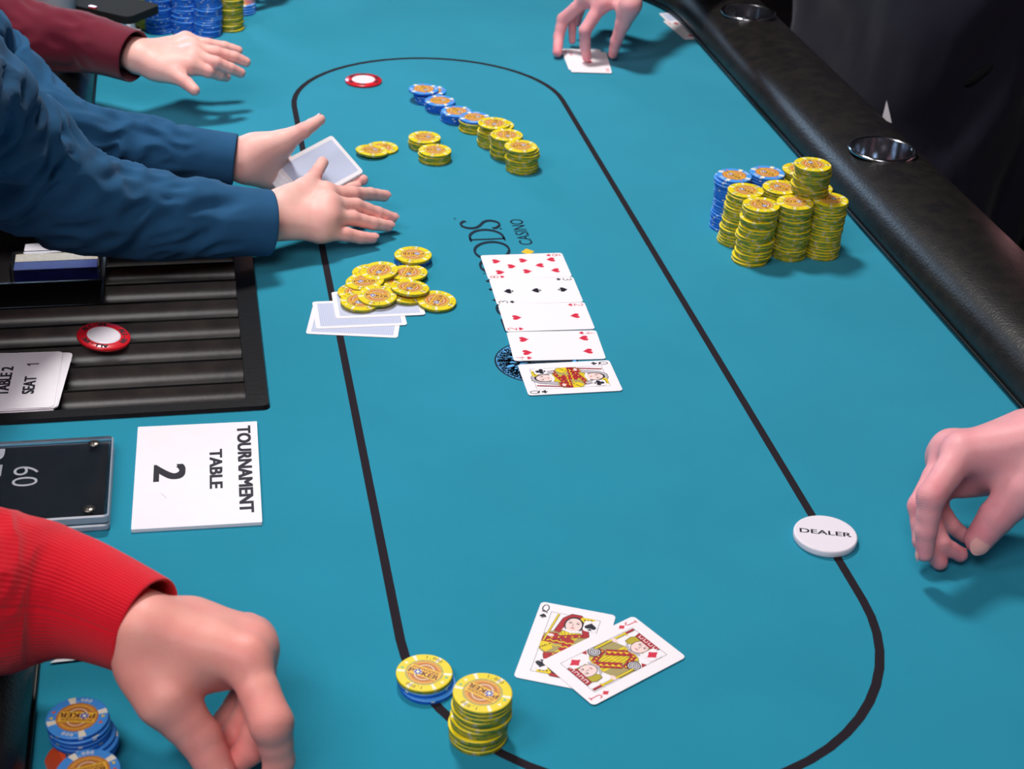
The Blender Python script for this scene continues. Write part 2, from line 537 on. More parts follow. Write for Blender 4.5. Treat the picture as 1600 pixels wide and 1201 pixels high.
# cup holders sunk in the rail
def cup(x, y):
    mb = MB()
    z = 0.0485
    mb.lathe([(r, z + h) for r, h in ((0.0395, -0.002), (0.041, 0.0005), (0.0395, 0.002), (0.037, 0.0022), (0.0355, 0.0005))], 48, STEEL)
    o = link('cup_holder', mb.mesh('cup_holder'), (x - T_OFF[0], y - T_OFF[1], -T_OFF[2]), parent=table)
    mb = MB()
    mb.lathe([(0.0356, z + 0.0012), (0.0352, z - 0.010), (0.0346, z - 0.060), (0.0, z - 0.062)], 40, STEEL)
    link('cup_well', mb.mesh('cup_well'), parent=o)
    return o
CUPS = []
for (cx_, cy_, rx_) in ((1379, 233, 53), (1169, 19, 40)):
    p = at(cx_, cy_, 49)
    CUPS.append((p.x, p.y))
    cup(p.x, p.y)
# the wells are sunk: cut the vinyl open above them
bmc = MB()
for (x, y) in CUPS:
    pr = [(x + 0.038 * math.cos(2 * math.pi * k / 40), y + 0.038 * math.sin(2 * math.pi * k / 40)) for k in range(40)]
    bmc.prism(pr, -0.03, 0.2, LEATHER)
bmc.v = [(a[0] - T_OFF[0], a[1] - T_OFF[1], a[2] - T_OFF[2]) for a in bmc.v]
cutter = link('cutter', bmc.mesh('cutter'), T_OFF)
rail.parent = None
rail.location = T_OFF
md = rail.modifiers.new('cut', 'BOOLEAN')
md.operation = 'DIFFERENCE'
md.object = cutter
md.solver = 'EXACT'
bpy.context.view_layer.update()
dg = bpy.context.evaluated_depsgraph_get()
me2 = bpy.data.meshes.new_from_object(rail.evaluated_get(dg))
rail.modifiers.clear()
rail.data = me2
rail.location = (0, 0, 0)
rail.parent = table
bpy.data.objects.remove(cutter)
# apron and pedestals
mb = MB()
mb.prism(rrect(0.70, 1.9, 0.2, 8), 0.64, 0.713, WOODBASE)
link('apron', mb.mesh('apron'), parent=table)
for sy in (-0.62, 0.62):
    mb = MB()
    mb.box(-0.20, 0.20, sy - 0.06, sy + 0.06, 0.05, 0.65, WOODBASE)
    lg = link('pedestal', mb.mesh('pedestal'), parent=table)
    mb = MB()
    mb.prism(rrect(0.62, 0.16, 0.05, 5, 0, sy), 0.0, 0.05, WOODBASE)
    link('foot', mb.mesh('foot'), parent=lg)

# printing on the felt: lettering (reads along +Y, tops toward -X)
def felt_pt(u, vv, y0, xbase, w, h):
    return (xbase - vv * h, y0 + u * w)
def nib(mb, pts, y0, y1, xbase, h, thick, thin, z, m, nibdir=(1, 0)):
    """broad-nib stroke through unit-cell points, thick on upright strokes"""
    w = y1 - y0
    q = [felt_pt(a, b, y0, xbase, w, h) for a, b in pts]
    ws = []
    for i in range(len(q)):
        a, b = q[max(0, i - 1)], q[min(len(q) - 1, i + 1)]
        dx, dy = b[0] - a[0], b[1] - a[1]
        l = math.hypot(dx, dy) or 1
        ws.append(thin + (thick - thin) * abs(dx / l))
    ribbon(mb, q, ws, z, m)
mb = MB()
zp = 0.0002
def ell(cx, cy, rx, ry, a0=0, a1=360, n=40, tilt=0.0):
    return [(cx + rx * math.cos(math.radians(a0 + (a1 - a0) * k / n)) + tilt * math.sin(math.radians(a0 + (a1 - a0) * k / n)),
             cy + ry * math.sin(math.radians(a0 + (a1 - a0) * k / n))) for k in range(n + 1)]
XB, LH, TK, TN = 0.0215, 0.038, 0.0056, 0.0024
def nb(pts, y0, y1, tk=TK, tn=TN):
    nib(mb, pts, y0, y1, XB, LH, tk, tn, zp, PRINT_NAVY)
ser = lambda u, vv: [(u - 0.16, vv), (u + 0.16, vv)]
# F
nb([(0.25, 0), (0.25, 1)], 1.347, 1.374, 0.005); nb([(0.0, 0.99), (0.95, 0.99)], 1.347, 1.374, tn=0.0018); nb([(0.05, 0.01), (0.5, 0.01)], 1.347, 1.374, tn=0.0018); nb([(0.25, 0.52), (0.75, 0.52)], 1.347, 1.374)
nb([(0.95, 1.0), (0.97, 0.8)], 1.347, 1.374, 0.002)
for (y0, y1) in ((1.376, 1.414), (1.474, 1.514), (1.507, 1.5515)):
    nb(ell(0.5, 0.5, 0.47, 0.5, tilt=-0.06), y0, y1)
nb([(0.05, 1), (0.95, 0)], 1.412, 1.440, 0.005); nb([(0.95, 1), (0.05, 0)], 1.412, 1.440, 0.0014)      # X
for i, (a, b) in enumerate((((0, 1), (0.28, 0)), ((0.28, 0), (0.5, 0.95)), ((0.5, 1), (0.75, 0)), ((0.75, 0), (1.0, 1)))):
    nb([a, b], 1.438, 1.476, 0.0045 if i % 2 == 0 else 0.0014)
# D
nb([(0.14, 0), (0.14, 1)], 1.5535, 1.583, 0.0036); nb(ser(0.14, 0.995), 1.5535, 1.583, tn=0.0022); nb(ser(0.14, 0.005), 1.5535, 1.583, tn=0.0022)
nb([(0.14, 0.985)] + [(0.3 + 0.66 * math.sin(math.radians(t)), 0.5 + 0.485 * math.cos(math.radians(t))) for t in range(0, 181, 6)] + [(0.14, 0.015)], 1.5535, 1.583)
# S
S_ = [(0.92, 0.93), (0.80, 1.04), (0.60, 1.10), (0.38, 1.06), (0.22, 0.92), (0.20, 0.76), (0.32, 0.62), (0.55, 0.50), (0.78, 0.38), (0.86, 0.24), (0.78, 0.08), (0.58, -0.02), (0.34, 0.0), (0.16, 0.10), (0.10, 0.22)]
def smooth_poly(p, n=5):
    out = []
    for i in range(len(p) - 1):
        p0, p1, p2, p3 = p[max(0, i - 1)], p[i], p[i + 1], p[min(len(p) - 1, i + 2)]
        for k in range(n):
            t = k / n
            out.append(tuple(0.5 * ((2 * p1[j]) + (-p0[j] + p2[j]) * t + (2 * p0[j] - 5 * p1[j] + 4 * p2[j] - p3[j]) * t * t + (-p0[j] + 3 * p1[j] - 3 * p2[j] + p3[j]) * t ** 3) for j in range(len(p1))))
    out.append(tuple(p[-1]))
    return out
nb(smooth_poly(S_), 1.582, 1.609, 0.0058, 0.0022)
mb.poly(circ(0.022, 1.583, 0.0016, 10), zp, PRINT_NAVY)
put_text(mb, 'TM', -0.0245, 1.6135, 0.0028, zp, PRINT_NAVY, math.pi / 2)
put_text(mb, 'CASINO', 0.0425, 1.573, 0.0155, zp, PRINT_NAVY, math.pi / 2, width=0.066, bold=0.006)
d = 0.0075
mb.poly([(0.0405 - d, 1.5225), (0.0405, 1.5225 - d * 1.05), (0.0405 + d, 1.5225), (0.0405, 1.5225 + d * 1.05)], zp, PRINT_GOLD)
# round emblem: tree with blue leaves, crown toward -X
ex, ey, er = 0.002, 1.286, 0.040
mb.poly(circ(ex, ey, er, 48), zp, PRINT_NAVY)
mb.poly(circ(ex, ey, er - 0.0016, 48), zp + 4e-5, PRINT_BLUE)
rt = random.Random(3)
def branch(x, y, ang, ln, w, depth):
    x2, y2 = x + math.cos(ang) * ln, y + math.sin(ang) * ln
    if math.hypot(x2 - ex, y2 - ey) > er - 0.0006:
        return
    ribbon(mb, [(x, y), ((x + x2) / 2 + rt.uniform(-1, 1) * ln * 0.08, (y + y2) / 2 + rt.uniform(-1, 1) * ln * 0.08), (x2, y2)], [w, w * 0.8, w * 0.62], zp + 8e-5, PRINT_NAVY)
    if depth:
        for da in ((-0.55, 0.1, 0.6) if depth > 2 else (-0.6, 0.5)):
            branch(x2, y2, ang + da + rt.uniform(-0.15, 0.15), ln * 0.74, w * 0.62, depth - 1)
for da in (-1.15, -0.75, -0.35, 0.05, 0.4, 0.8, 1.2):
    branch(ex - 0.003, ey, math.pi + da, 0.013, 0.0045, 4)
mb.poly([(ex - 0.006, ey - 0.006), (ex + 0.004, ey - 0.004), (ex + 0.012, ey - 0.010), (ex + 0.012, ey + 0.010), (ex + 0.004, ey + 0.004), (ex - 0.006, ey + 0.006)], zp + 9e-5, PRINT_NAVY)
mb.poly([(ex + 0.010 + 0.026 * (1 - abs(k) / 7) ** 0.5, ey + k * 0.0042) for k in range(-7, 8)], zp + 1.0e-4, PRINT_NAVY)
ribbon(mb, [(ex + 0.014 + 0.006 * math.cos(t), ey + 0.012 + 0.008 * math.sin(t)) for t in np.linspace(0.5, 5.5, 20)], 0.0012, zp + 1.2e-4, PRINT_WHITE)
mb.v = [(a[0] - T_OFF[0], a[1] - T_OFF[1], a[2] - T_OFF[2]) for a in mb.v]
link('felt_print', mb.mesh('felt_print'), parent=table, label='dark casino lettering, gold diamond and round tree emblem printed on felt')

# ------------------------------------------------------------------ chips
CR, CHH = 19.7, 3.25
def chip_mesh(kind, printed):
    face, spot = {'y': (CY, CSPOT), 'b': (CBL, CSPOT), 'o': (CORANGE, CSPOT)}[kind]
    mb = MB()
    N = 48
    ring = lambda r, z: [(r * math.cos(2 * math.pi * k / N), r * math.sin(2 * math.pi * k / N), z) for k in range(N)]
    def band(r0, z0, r1, z1, fm, smooth=True):
        v = ring(r0, z0) + ring(r1, z1)
        for k in range(N):
            q = (k, (k + 1) % N)
            mb.add([v[q[0]], v[q[1]], v[N + q[1]], v[N + q[0]]], [(0, 1, 2, 3)], fm(k), smooth)
    if kind == 'y':
        side = lambda k: (CYS, CYS, CGREYS, CYS, CGS, CGS, CGS, CYS)[k % 8]
        topm = lambda k: CSPOT if k % 8 in (2,) else face
    elif kind == 'b':
        side = lambda k: CSPOT if k % 12 == 2 else (CYS if k % 24 == 8 else CBS)
        topm = lambda k: CSPOT if k % 12 in (2, 3) else face
    else:
        side = lambda k: CSPOT if k % 8 == 2 else CORANGE
        topm = lambda k: CSPOT if k % 8 == 2 else face
    band(18.9, 0, CR, 0.45, lambda k: face if kind != 'b' else CBS)
    if kind == 'b':
        band(CR, 0.45, CR, 1.7, lambda k: CBS)
        band(CR, 1.7, CR, 2.8, side)
    else:
        band(CR, 0.45, CR, 2.8, side)
    band(CR, 2.8, 19.1, 3.25, lambda k: face)
    mb.poly(circ(0, 0, 18.9, N)[::-1], 0, face)
    if not printed:
        mb.poly(circ(0, 0, 19.1, N), 3.25, face)
        return mb.mesh('chip_' + kind, 0.001)
    band(19.1, 3.25, 13.4, 3.25, topm, False)
    band(13.4, 3.25, 12.0, 3.25, lambda k: INL_RING if kind == 'y' else INL_BR, False)
    mb.poly(circ(0, 0, 12.0, N), 3.25, INL_BR)
    z = 3.27
    # ring print
    val = '1,000' if kind == 'y' else '5,000'
    tx = INL_TXT if kind == 'y' else CSPOT
    if kind != 'o':
        for a0 in (math.pi / 2, -math.pi / 2):
            ring_text(mb, val, 16.3, a0, 0.165, 3.0, z, tx, bold=0.02, wide=1.05)
        for a0 in (0.12, math.pi + 0.12):
            for s_, da in ((CTEAL if kind == 'y' else CYEL, 0.0), (CSPOT if kind == 'y' else CORANGE, 0.36)):
                t = a0 - da
                c0 = (16.2 * math.cos(t), 16.2 * math.sin(t))
                mb.poly([(c0[0] + 1.7 * math.cos(t + k * 2 * math.pi / 3), c0[1] + 1.7 * math.sin(t + k * 2 * math.pi / 3)) for k in range(3)], z, s_)
    # dotted inner rim, orange band with the two lines of lettering, coloured arcs
    ribbon(mb, circ(0, 0, 11.7, 40) + [(11.7, 0)], 0.45, z, INL_OR)
    for sg in (1, -1):
        pts = [(10.6 * math.cos(math.radians(t)), sg * 10.6 * math.sin(math.radians(t))) for t in range(32, 149, 6)]
        ribbon(mb, pts, 0.7, z, INL_OR)
        ribbon(mb, [(p[0] * 0.62, p[1] * 0.74) for p in pts], 0.55, z + 0.01, CSPOT)
    bw = 4.4
    xe = math.sqrt(12.6 ** 2 - bw ** 2)
    mb.poly([(-xe, -bw), (xe, -bw), (xe, bw), (-xe, bw)], z + 0.02, INL_OR)
    for yy in (-bw, bw):
        ribbon(mb, [(-xe, yy), (xe, yy)], 0.5, z + 0.03, CY)
    put_text(mb, 'FOXWOODS', 0, 2.55, 2.3, z + 0.04, INL_TXT, width=19.5, bold=0.03)
    put_text(mb, 'P', -9.2, -1.4, 4.6, z + 0.04, INL_TXT, width=3.4, bold=0.05)
    put_text(mb, 'KER', 5.2, -1.4, 4.6, z + 0.04, INL_TXT, width=12.2, bold=0.05)
    mb.poly(circ(-4.3, -1.4, 2.9, 20), z + 0.05, INL_BLUE)
    for k in range(6):
        t = k * math.pi / 3
        ribbon(mb, [(-4.3 + 1.9 * math.cos(t), -1.4 + 1.9 * math.sin(t)), (-4.3 + 2.9 * math.cos(t), -1.4 + 2.9 * math.sin(t))], 0.8, z + 0.06, CSPOT)
    mb.poly(circ(-4.3, -1.4, 1.2, 12), z + 0.06, CSPOT)
    return mb.mesh('chip_printed_' + kind, 0.001)
CHIP = {(k, p): chip_mesh(k, p) for k in 'yb' for p in (True, False)}
CHIP[('o', False)] = CHIP[('o', True)] = chip_mesh('o', False)
ORD = 'first second third fourth fifth sixth seventh eighth ninth tenth eleventh twelfth thirteenth fourteenth fifteenth sixteenth seventeenth eighteenth nineteenth twentieth'.split()
CN = {'y': 'yellow', 'b': 'blue', 'o': 'orange'}
def chip(kind, printed, loc, rz, label, group, tilt=(0, 0)):
    return link('poker_chip', CHIP[(kind, printed)], loc, (tilt[0], tilt[1], rz), None, label, 'poker chip', group)
def stack(top, base, kinds, desc, z0=0.0, jit=0.7, rtop=None, shifts=None, lowdesc=None):
    """kinds bottom to top; top/base: pixels of the top face centre and of the base centre"""
    n = len(kinds)
    zt = z0 + n * CHH
    pt, pb = at(top[0], top[1], zt), at(base[0], base[1], z0)
    for i, k in enumerate(kinds):
        t = (i + 1) / n
        x = pb.x + (pt.x - pb.x) * t + (rnd.uniform(-jit, jit) / 1000 if i < n - 1 else 0)
        y = pb.y + (pt.y - pb.y) * t + (rnd.uniform(-jit, jit) / 1000 if i < n - 1 else 0)
        if shifts and i in shifts:
            x += shifts[i][0] / 1000
            y += shifts[i][1] / 1000
        last = i == n - 1
        lab = f'{CN[k]} chip on top of {desc}' if last else (f'bottom {CN[k]} chip of {desc}' if i == 0 else f'{ORD[n - i - 1]} {CN[k]} chip down in {desc}')
        chip(k, last or (i >= n - 2) or bool(shifts and (i + 1) in shifts), (x, y, (z0 + i * CHH) / 1000), rtop if (last and rtop is not None) else rnd.uniform(0, 6.28), lab, 'chips in ' + desc)
A_ = math.radians
# near edge of the betting line
stack((754, 1081), (747, 1148), 'y' * 12, 'the tall stack beside the queen and jack', rtop=A_(-43 + 180), shifts={7: (1.6, 0.5), 6: (1.2, 0), 3: (-1.5, -0.5)})
stack((663, 1050), (665, 1068), 'bby', 'the low stack left of the tall front stack', rtop=A_(-34), shifts={0: (2, -2)})
# right-hand player's block of stacks
P20 = 'y' * 20
stack((1147.4, 273.4), (1135, 354), 'b' * 19, 'the left blue tower by the rail', rtop=A_(-65), shifts={17: (-2.5, 0), 16: (-3, 0)})
stack((1199, 269), (1190, 350), 'b' * 19, 'the right blue tower by the rail', rtop=A_(-60))
stack((1250, 264), (1243, 343), 'y' * 19, 'the rearmost yellow tower behind the raised stack', rtop=A_(20))
stack((1165.4, 296.5), (1147, 377), 'y' * 19, 'the leaning yellow tower in front of the left blue tower', rtop=A_(-55), jit=1.0, lowdesc='the leaning yellow tower by the left blue tower')
stack((1220, 291.7), (1212, 372), 'y' * 19, 'the yellow tower boxed in the middle of the block', rtop=A_(-55))
stack((1273, 292), (1264, 372), 'y' * 20, 'the yellow tower half hidden behind the raised stack', rtop=A_(20))
stack((1189.7, 318.9), (1174.5, 405.5), P20, 'the front left yellow tower of the block', rtop=A_(100), jit=1.2, shifts={9: (-3, 0), 8: (-3, 0), 16: (2, 0), 15: (-2, -1), 1: (-2, 0), 0: (-2, 0)})
stack((1242.7, 315.4), (1231, 397.6), P20, 'the front middle yellow tower of the block', rtop=A_(170), jit=0.9)
stack((1297, 311), (1281, 396), P20, 'the front right yellow tower of the block', rtop=A_(175), jit=0.7)
stack((1270, 256), (1265, 299.5), 'y' * 12, 'the short stack raised on the other yellow towers', z0=65.2, rtop=A_(-95), jit=0.8, shifts={9: (2.0, 0), 8: (1.8, 0), 3: (-1.5, 0)})
# row at the far end of the line
stack((662, 138.4), (671, 158), 'bbbbb', 'the farthest blue stack in the slanting row', rtop=A_(100), shifts={0: (2, -1), 1: (3, -1), 2: (3, -1), 3: (9, 3)})
stack((687.6, 156.8), (687, 169.4), 'bbbb', 'the second blue stack in the slanting row', rtop=A_(175))
stack((713.5, 173.3), (711, 186), 'bbbb', 'the third blue stack in the slanting row', rtop=A_(110))
stack((741.6, 182.7), (741.6, 202.5), 'yyyyb', 'the blue-topped yellow stack in the slanting row', rtop=A_(172))
stack((772, 191.7), (770, 225), 'y' * 9, 'the yellow stack next to the blue-topped one', rtop=A_(70), shifts={7: (6, 2), 6: (4, 1)})
stack((791.6, 210), (791, 243), 'y' * 9, 'the last but one yellow stack in the slanting row', rtop=A_(80))
stack((814, 227.7), (816, 264.4), 'y' * 9, 'the nearest yellow stack in the slanting row', rtop=A_(-165), shifts={6: (2, 0), 7: (2, 0), 5: (2.5, 0)})
stack((663.5, 213.7), (663, 228.8), 'yyyy', 'the rear one of two low yellow stacks', rtop=A_(160))
stack((679.7, 234), (678.6, 249.8), 'yyyy', 'the front one of two low yellow stacks', rtop=A_(172))
p = at(597, 230, 3.25)
chip('y', True, (p.x, p.y, 0), 1.0, 'yellow poker chip half covered beside the dealt deck', 'two loose chips by the deck')
p = at(581, 234, 6.0)
chip('y', True, (p.x, p.y, 0.0026), A_(-170), 'yellow poker chip leaning on another beside the dealt deck', 'two loose chips by the deck', (0.03, -0.085))

# loose pile over the discarded cards: (px, py, tilt x, tilt y, lift mm, rz, label)
pile = [
 (558, 455, 0, 0, 0, 1.0, 'yellow chip at the left rim of the loose pile'),
 (580, 425, 0, 0, 0, 2.0, 'yellow chip mostly hidden at the back of the loose pile'),
 (626, 441, 0, 0, 0, 0.4, 'yellow chip wedged low in the middle of the loose pile'),
 (638.5, 425, 0, 0, 0, 1.2, 'yellow chip at the back right of the loose pile'),
 (570.5, 438, 0, 0, 0, A_(-12), 'yellow chip in the left half of the pile under the crowning chip'),
 (562.4, 468.8, 0, 0, 0, A_(40), 'yellow chip at the front left of the pile on a face-down card'),
 (636.7, 457, 0, 0, 0, 0.6, 'lower yellow chip of the pair at the pile right side'),
 (589.6, 460.6, 0, 0, 0, A_(-18), 'yellow chip at the front middle of the loose pile'),
 (640.3, 448, 0, 0, 0, A_(58), 'upper yellow chip of the pair at the pile right side'),
 (592.8, 421.7, 0, 0, 0, A_(62), 'yellow chip crowning the loose pile above the discards'),
 (682, 469.7, 0.06, -0.03, 1.0, A_(62), 'yellow chip slipping off the right side of the pile'),
]
placed = []
for (px, py, tx, ty, lift, rz, lab) in pile:
    z = 0.9
    for it in range(4):
        p = at(px, py, z + CHH)
        zz = 0.9
        for q in placed:
            if math.hypot(q[0] - p.x, q[1] - p.y) < 0.0386:
                zz = max(zz, q[2] + CHH * 0.72)
        z = zz
    p = at(px, py, z + CHH)
    # lean toward the unsupported side
    sx = sy = 0.0
    for q in placed:
        dd = math.hypot(q[0] - p.x, q[1] - p.y)
        if dd < 0.0386 and q[2] < z:
            sx += (p.x - q[0]) / 0.04
            sy += (p.y - q[1]) / 0.04
    l = math.hypot(sx, sy)
    amt = min(0.10, 0.10 * l) if z > 1.5 else 0
    tx2, ty2 = (0, 0) if l == 0 else (-sy / l * amt, sx / l * amt)
    chip('y', True, (p.x, p.y, (z + lift) / 1000), rz, lab, 'chips in the loose pile', (tx + tx2, ty + ty2))
    placed.append((p.x, p.y, z))
stack((645.4, 397), (643.4, 405), 'bby', 'the small stack behind the loose pile', rtop=A_(172))
# stacks at the far left behind the moving hand and near left before the red sleeve
stack((245, -22), (250, 48), 'b' * 20, 'the leaning blue tower at the far left', jit=0.9)
stack((290, -22), (290, 50), 'b' * 20, 'the middle blue tower at the far left', jit=0.9)
stack((325, -18), (325, 54), 'b' * 20, 'the blue tower beside the far left yellow one', jit=0.9)
stack((358, -26), (360, 45), 'y' * 20, 'the yellow tower at the far left', jit=1.0)
stack((224, -12), (233, 42), 'y' * 16, 'the yellow tower hidden behind the far left blue one', jit=0.7)
stack((120.5, 1120), (133, 1186), 'b' * 10, 'the blue stack under the red sleeve', rtop=A_(170), shifts={5: (3, 0), 4: (4, 0), 3: (3, 0)})
stack((137.5, 1204), (145, 1262), 'b' * 9, 'the blue stack cut by the near left corner', rtop=A_(12))
p = at(74, 1187, 17)
chip('o', False, (p.x + 0.004, p.y, p.z - 0.017), 0.0, 'orange poker chip standing tilted against the blue stack', None, (0.25, -1.15))

# ------------------------------------------------------------------ playing cards
CWD, CHT, CTH = 57.15, 88.9, 0.32
def heart(n=12):
    p = []
    for k in range(2 * n):
        t = math.pi * k / n
        x = 16 * math.sin(t) ** 3
        y = 13 * math.cos(t) - 5 * math.cos(2 * t) - 2 * math.cos(3 * t) - math.cos(4 * t)
        p.append((x / 34, (y + 2.5) / 31))
    return p[::-1]
def suit(mb, s, x, y, h, z, flip=False, m=None):
    m = m or (RED if s in 'hd' else BLK)
    g = -1 if flip else 1
    T = lambda pts: [(x + g * a * h, y + g * b * h) for a, b in pts]
    if s == 'h':
        mb.poly(T(heart()), z, m)
    elif s == 'd':
        mb.poly(T([(0, -0.56), (0.2, -0.24), (0.43, 0), (0.2, 0.24), (0, 0.56), (-0.2, 0.24), (-0.43, 0), (-0.2, -0.24)]), z, m)
    elif s == 's':
        mb.poly(T([(-a, 0.06 - b * 0.86) for a, b in heart()][::1]), z, m)
        mb.poly(T([(-0.2, -0.52), (0.2, -0.52), (0.04, -0.3), (0.03, 0.0), (-0.03, 0.0), (-0.04, -0.3)]), z, m)
    else:
        for cx, cy in ((0, 0.27), (-0.25, -0.1), (0.25, -0.1)):
            mb.poly(T(circ(cx, cy, 0.23, 14)), z, m)
        mb.poly(T([(-0.2, -0.52), (0.2, -0.52), (0.05, -0.3), (0.05, 0.1), (-0.05, 0.1), (-0.05, -0.3)]), z, m)
def bez(*p, n=8):
    return smooth_poly(list(p), n)
RANKS = {
 '8': [[(0.5 + 0.40 * math.sin(t), 0.745 + 0.235 * math.cos(t)) for t in np.linspace(0, 2 * math.pi, 25)], [(0.5 + 0.48 * math.sin(t), 0.27 + 0.25 * math.cos(t)) for t in np.linspace(0, 2 * math.pi, 25)]],
 '3': [bez((0.05, 0.82), (0.25, 0.97), (0.55, 1.0), (0.88, 0.88), (0.9, 0.70), (0.7, 0.56), (0.4, 0.53)), bez((0.4, 0.53), (0.75, 0.50), (0.97, 0.36), (0.95, 0.16), (0.7, 0.02), (0.35, 0.0), (0.03, 0.14))],
 '2': [bez((0.06, 0.76), (0.2, 0.95), (0.5, 1.0), (0.85, 0.9), (0.9, 0.7), (0.7, 0.45), (0.35, 0.2), (0.05, 0.02)), [(0.05, 0.02), (0.97, 0.02)]],
 '4': [[(0.72, 0.0), (0.72, 1.0), (0.02, 0.30), (1.0, 0.30)]],
 'Q': [[(0.48 + 0.46 * math.sin(t), 0.52 + 0.48 * math.cos(t)) for t in np.linspace(0, 2 * math.pi, 29)], bez((0.1, 0.0), (0.35, 0.22), (0.6, 0.06), (0.98, -0.08))],
 'A': [[(0.0, 0.0), (0.5, 1.0), (1.0, 0.0)], [(0.2, 0.36), (0.8, 0.36)]],
 'J': [bez((0.68, 0.98), (0.68, 0.6), (0.67, 0.25), (0.55, 0.04), (0.3, 0.0), (0.08, 0.12), (0.05, 0.28)), [(0.38, 0.98), (1.0, 0.98)]],
}
def rank_glyph(mb, r, x, y, w, h, z, m, flip):
    g = -1 if flip else 1
    for st in RANKS[r]:
        pts = [(x + g * (a - 0.5) * w, y + g * (b - 0.5) * h) for a, b in st]
        ribbon(mb, pts, 0.9, z, m)
PIPS = {'A': [], '2': [(0, 1)], '3': [(0, 1)], '4': [(-1, 1), (1, 1)], '8': [(-1, 1), (1, 1), (0, 0.5)]}
def card_mesh(rank=None, s=None):
    mb = MB()
    pts = rrect(CWD, CHT, 3.4, 5)
    z = CTH
    if rank is None:
        mb.prism(pts, 0, CTH, CARDW)
        mb.poly(rrect(CWD - 9, CHT - 9, 1.0, 2), z + 0.015, CBACK)
        return mb.mesh('playing_card_back', 0.001)
    mb.prism(pts, 0, CTH, CARDW)
    mcol = RED if s in 'hd' else BLK
    z += 0.015
    for g in (1, -1):
        ang = 0 if g == 1 else math.pi
        rank_glyph(mb, rank, g * -23.4, g * 37.4, 5.0, 8.6, z, mcol, g == -1)
        suit(mb, s, g * -23.6, g * 28.6, 5.6, z, g == -1)
    if rank in PIPS:
        for (cx, cy) in PIPS[rank]:
            suit(mb, s, cx * 13.0, cy * 29.0, 10.6, z)
            suit(mb, s, -cx * 13.0, -cy * 29.0, 10.6, z, True)
        if rank in '3A':
            suit(mb, s, 0, 0, 10.6, z)
        if rank == '8':
            suit(mb, s, -13, 0, 10.6, z)
            suit(mb, s, 13, 0, 10.6, z)
    else:
        court(mb, rank, s, z)
    return mb.mesh('playing_card_' + rank + s, 0.001)
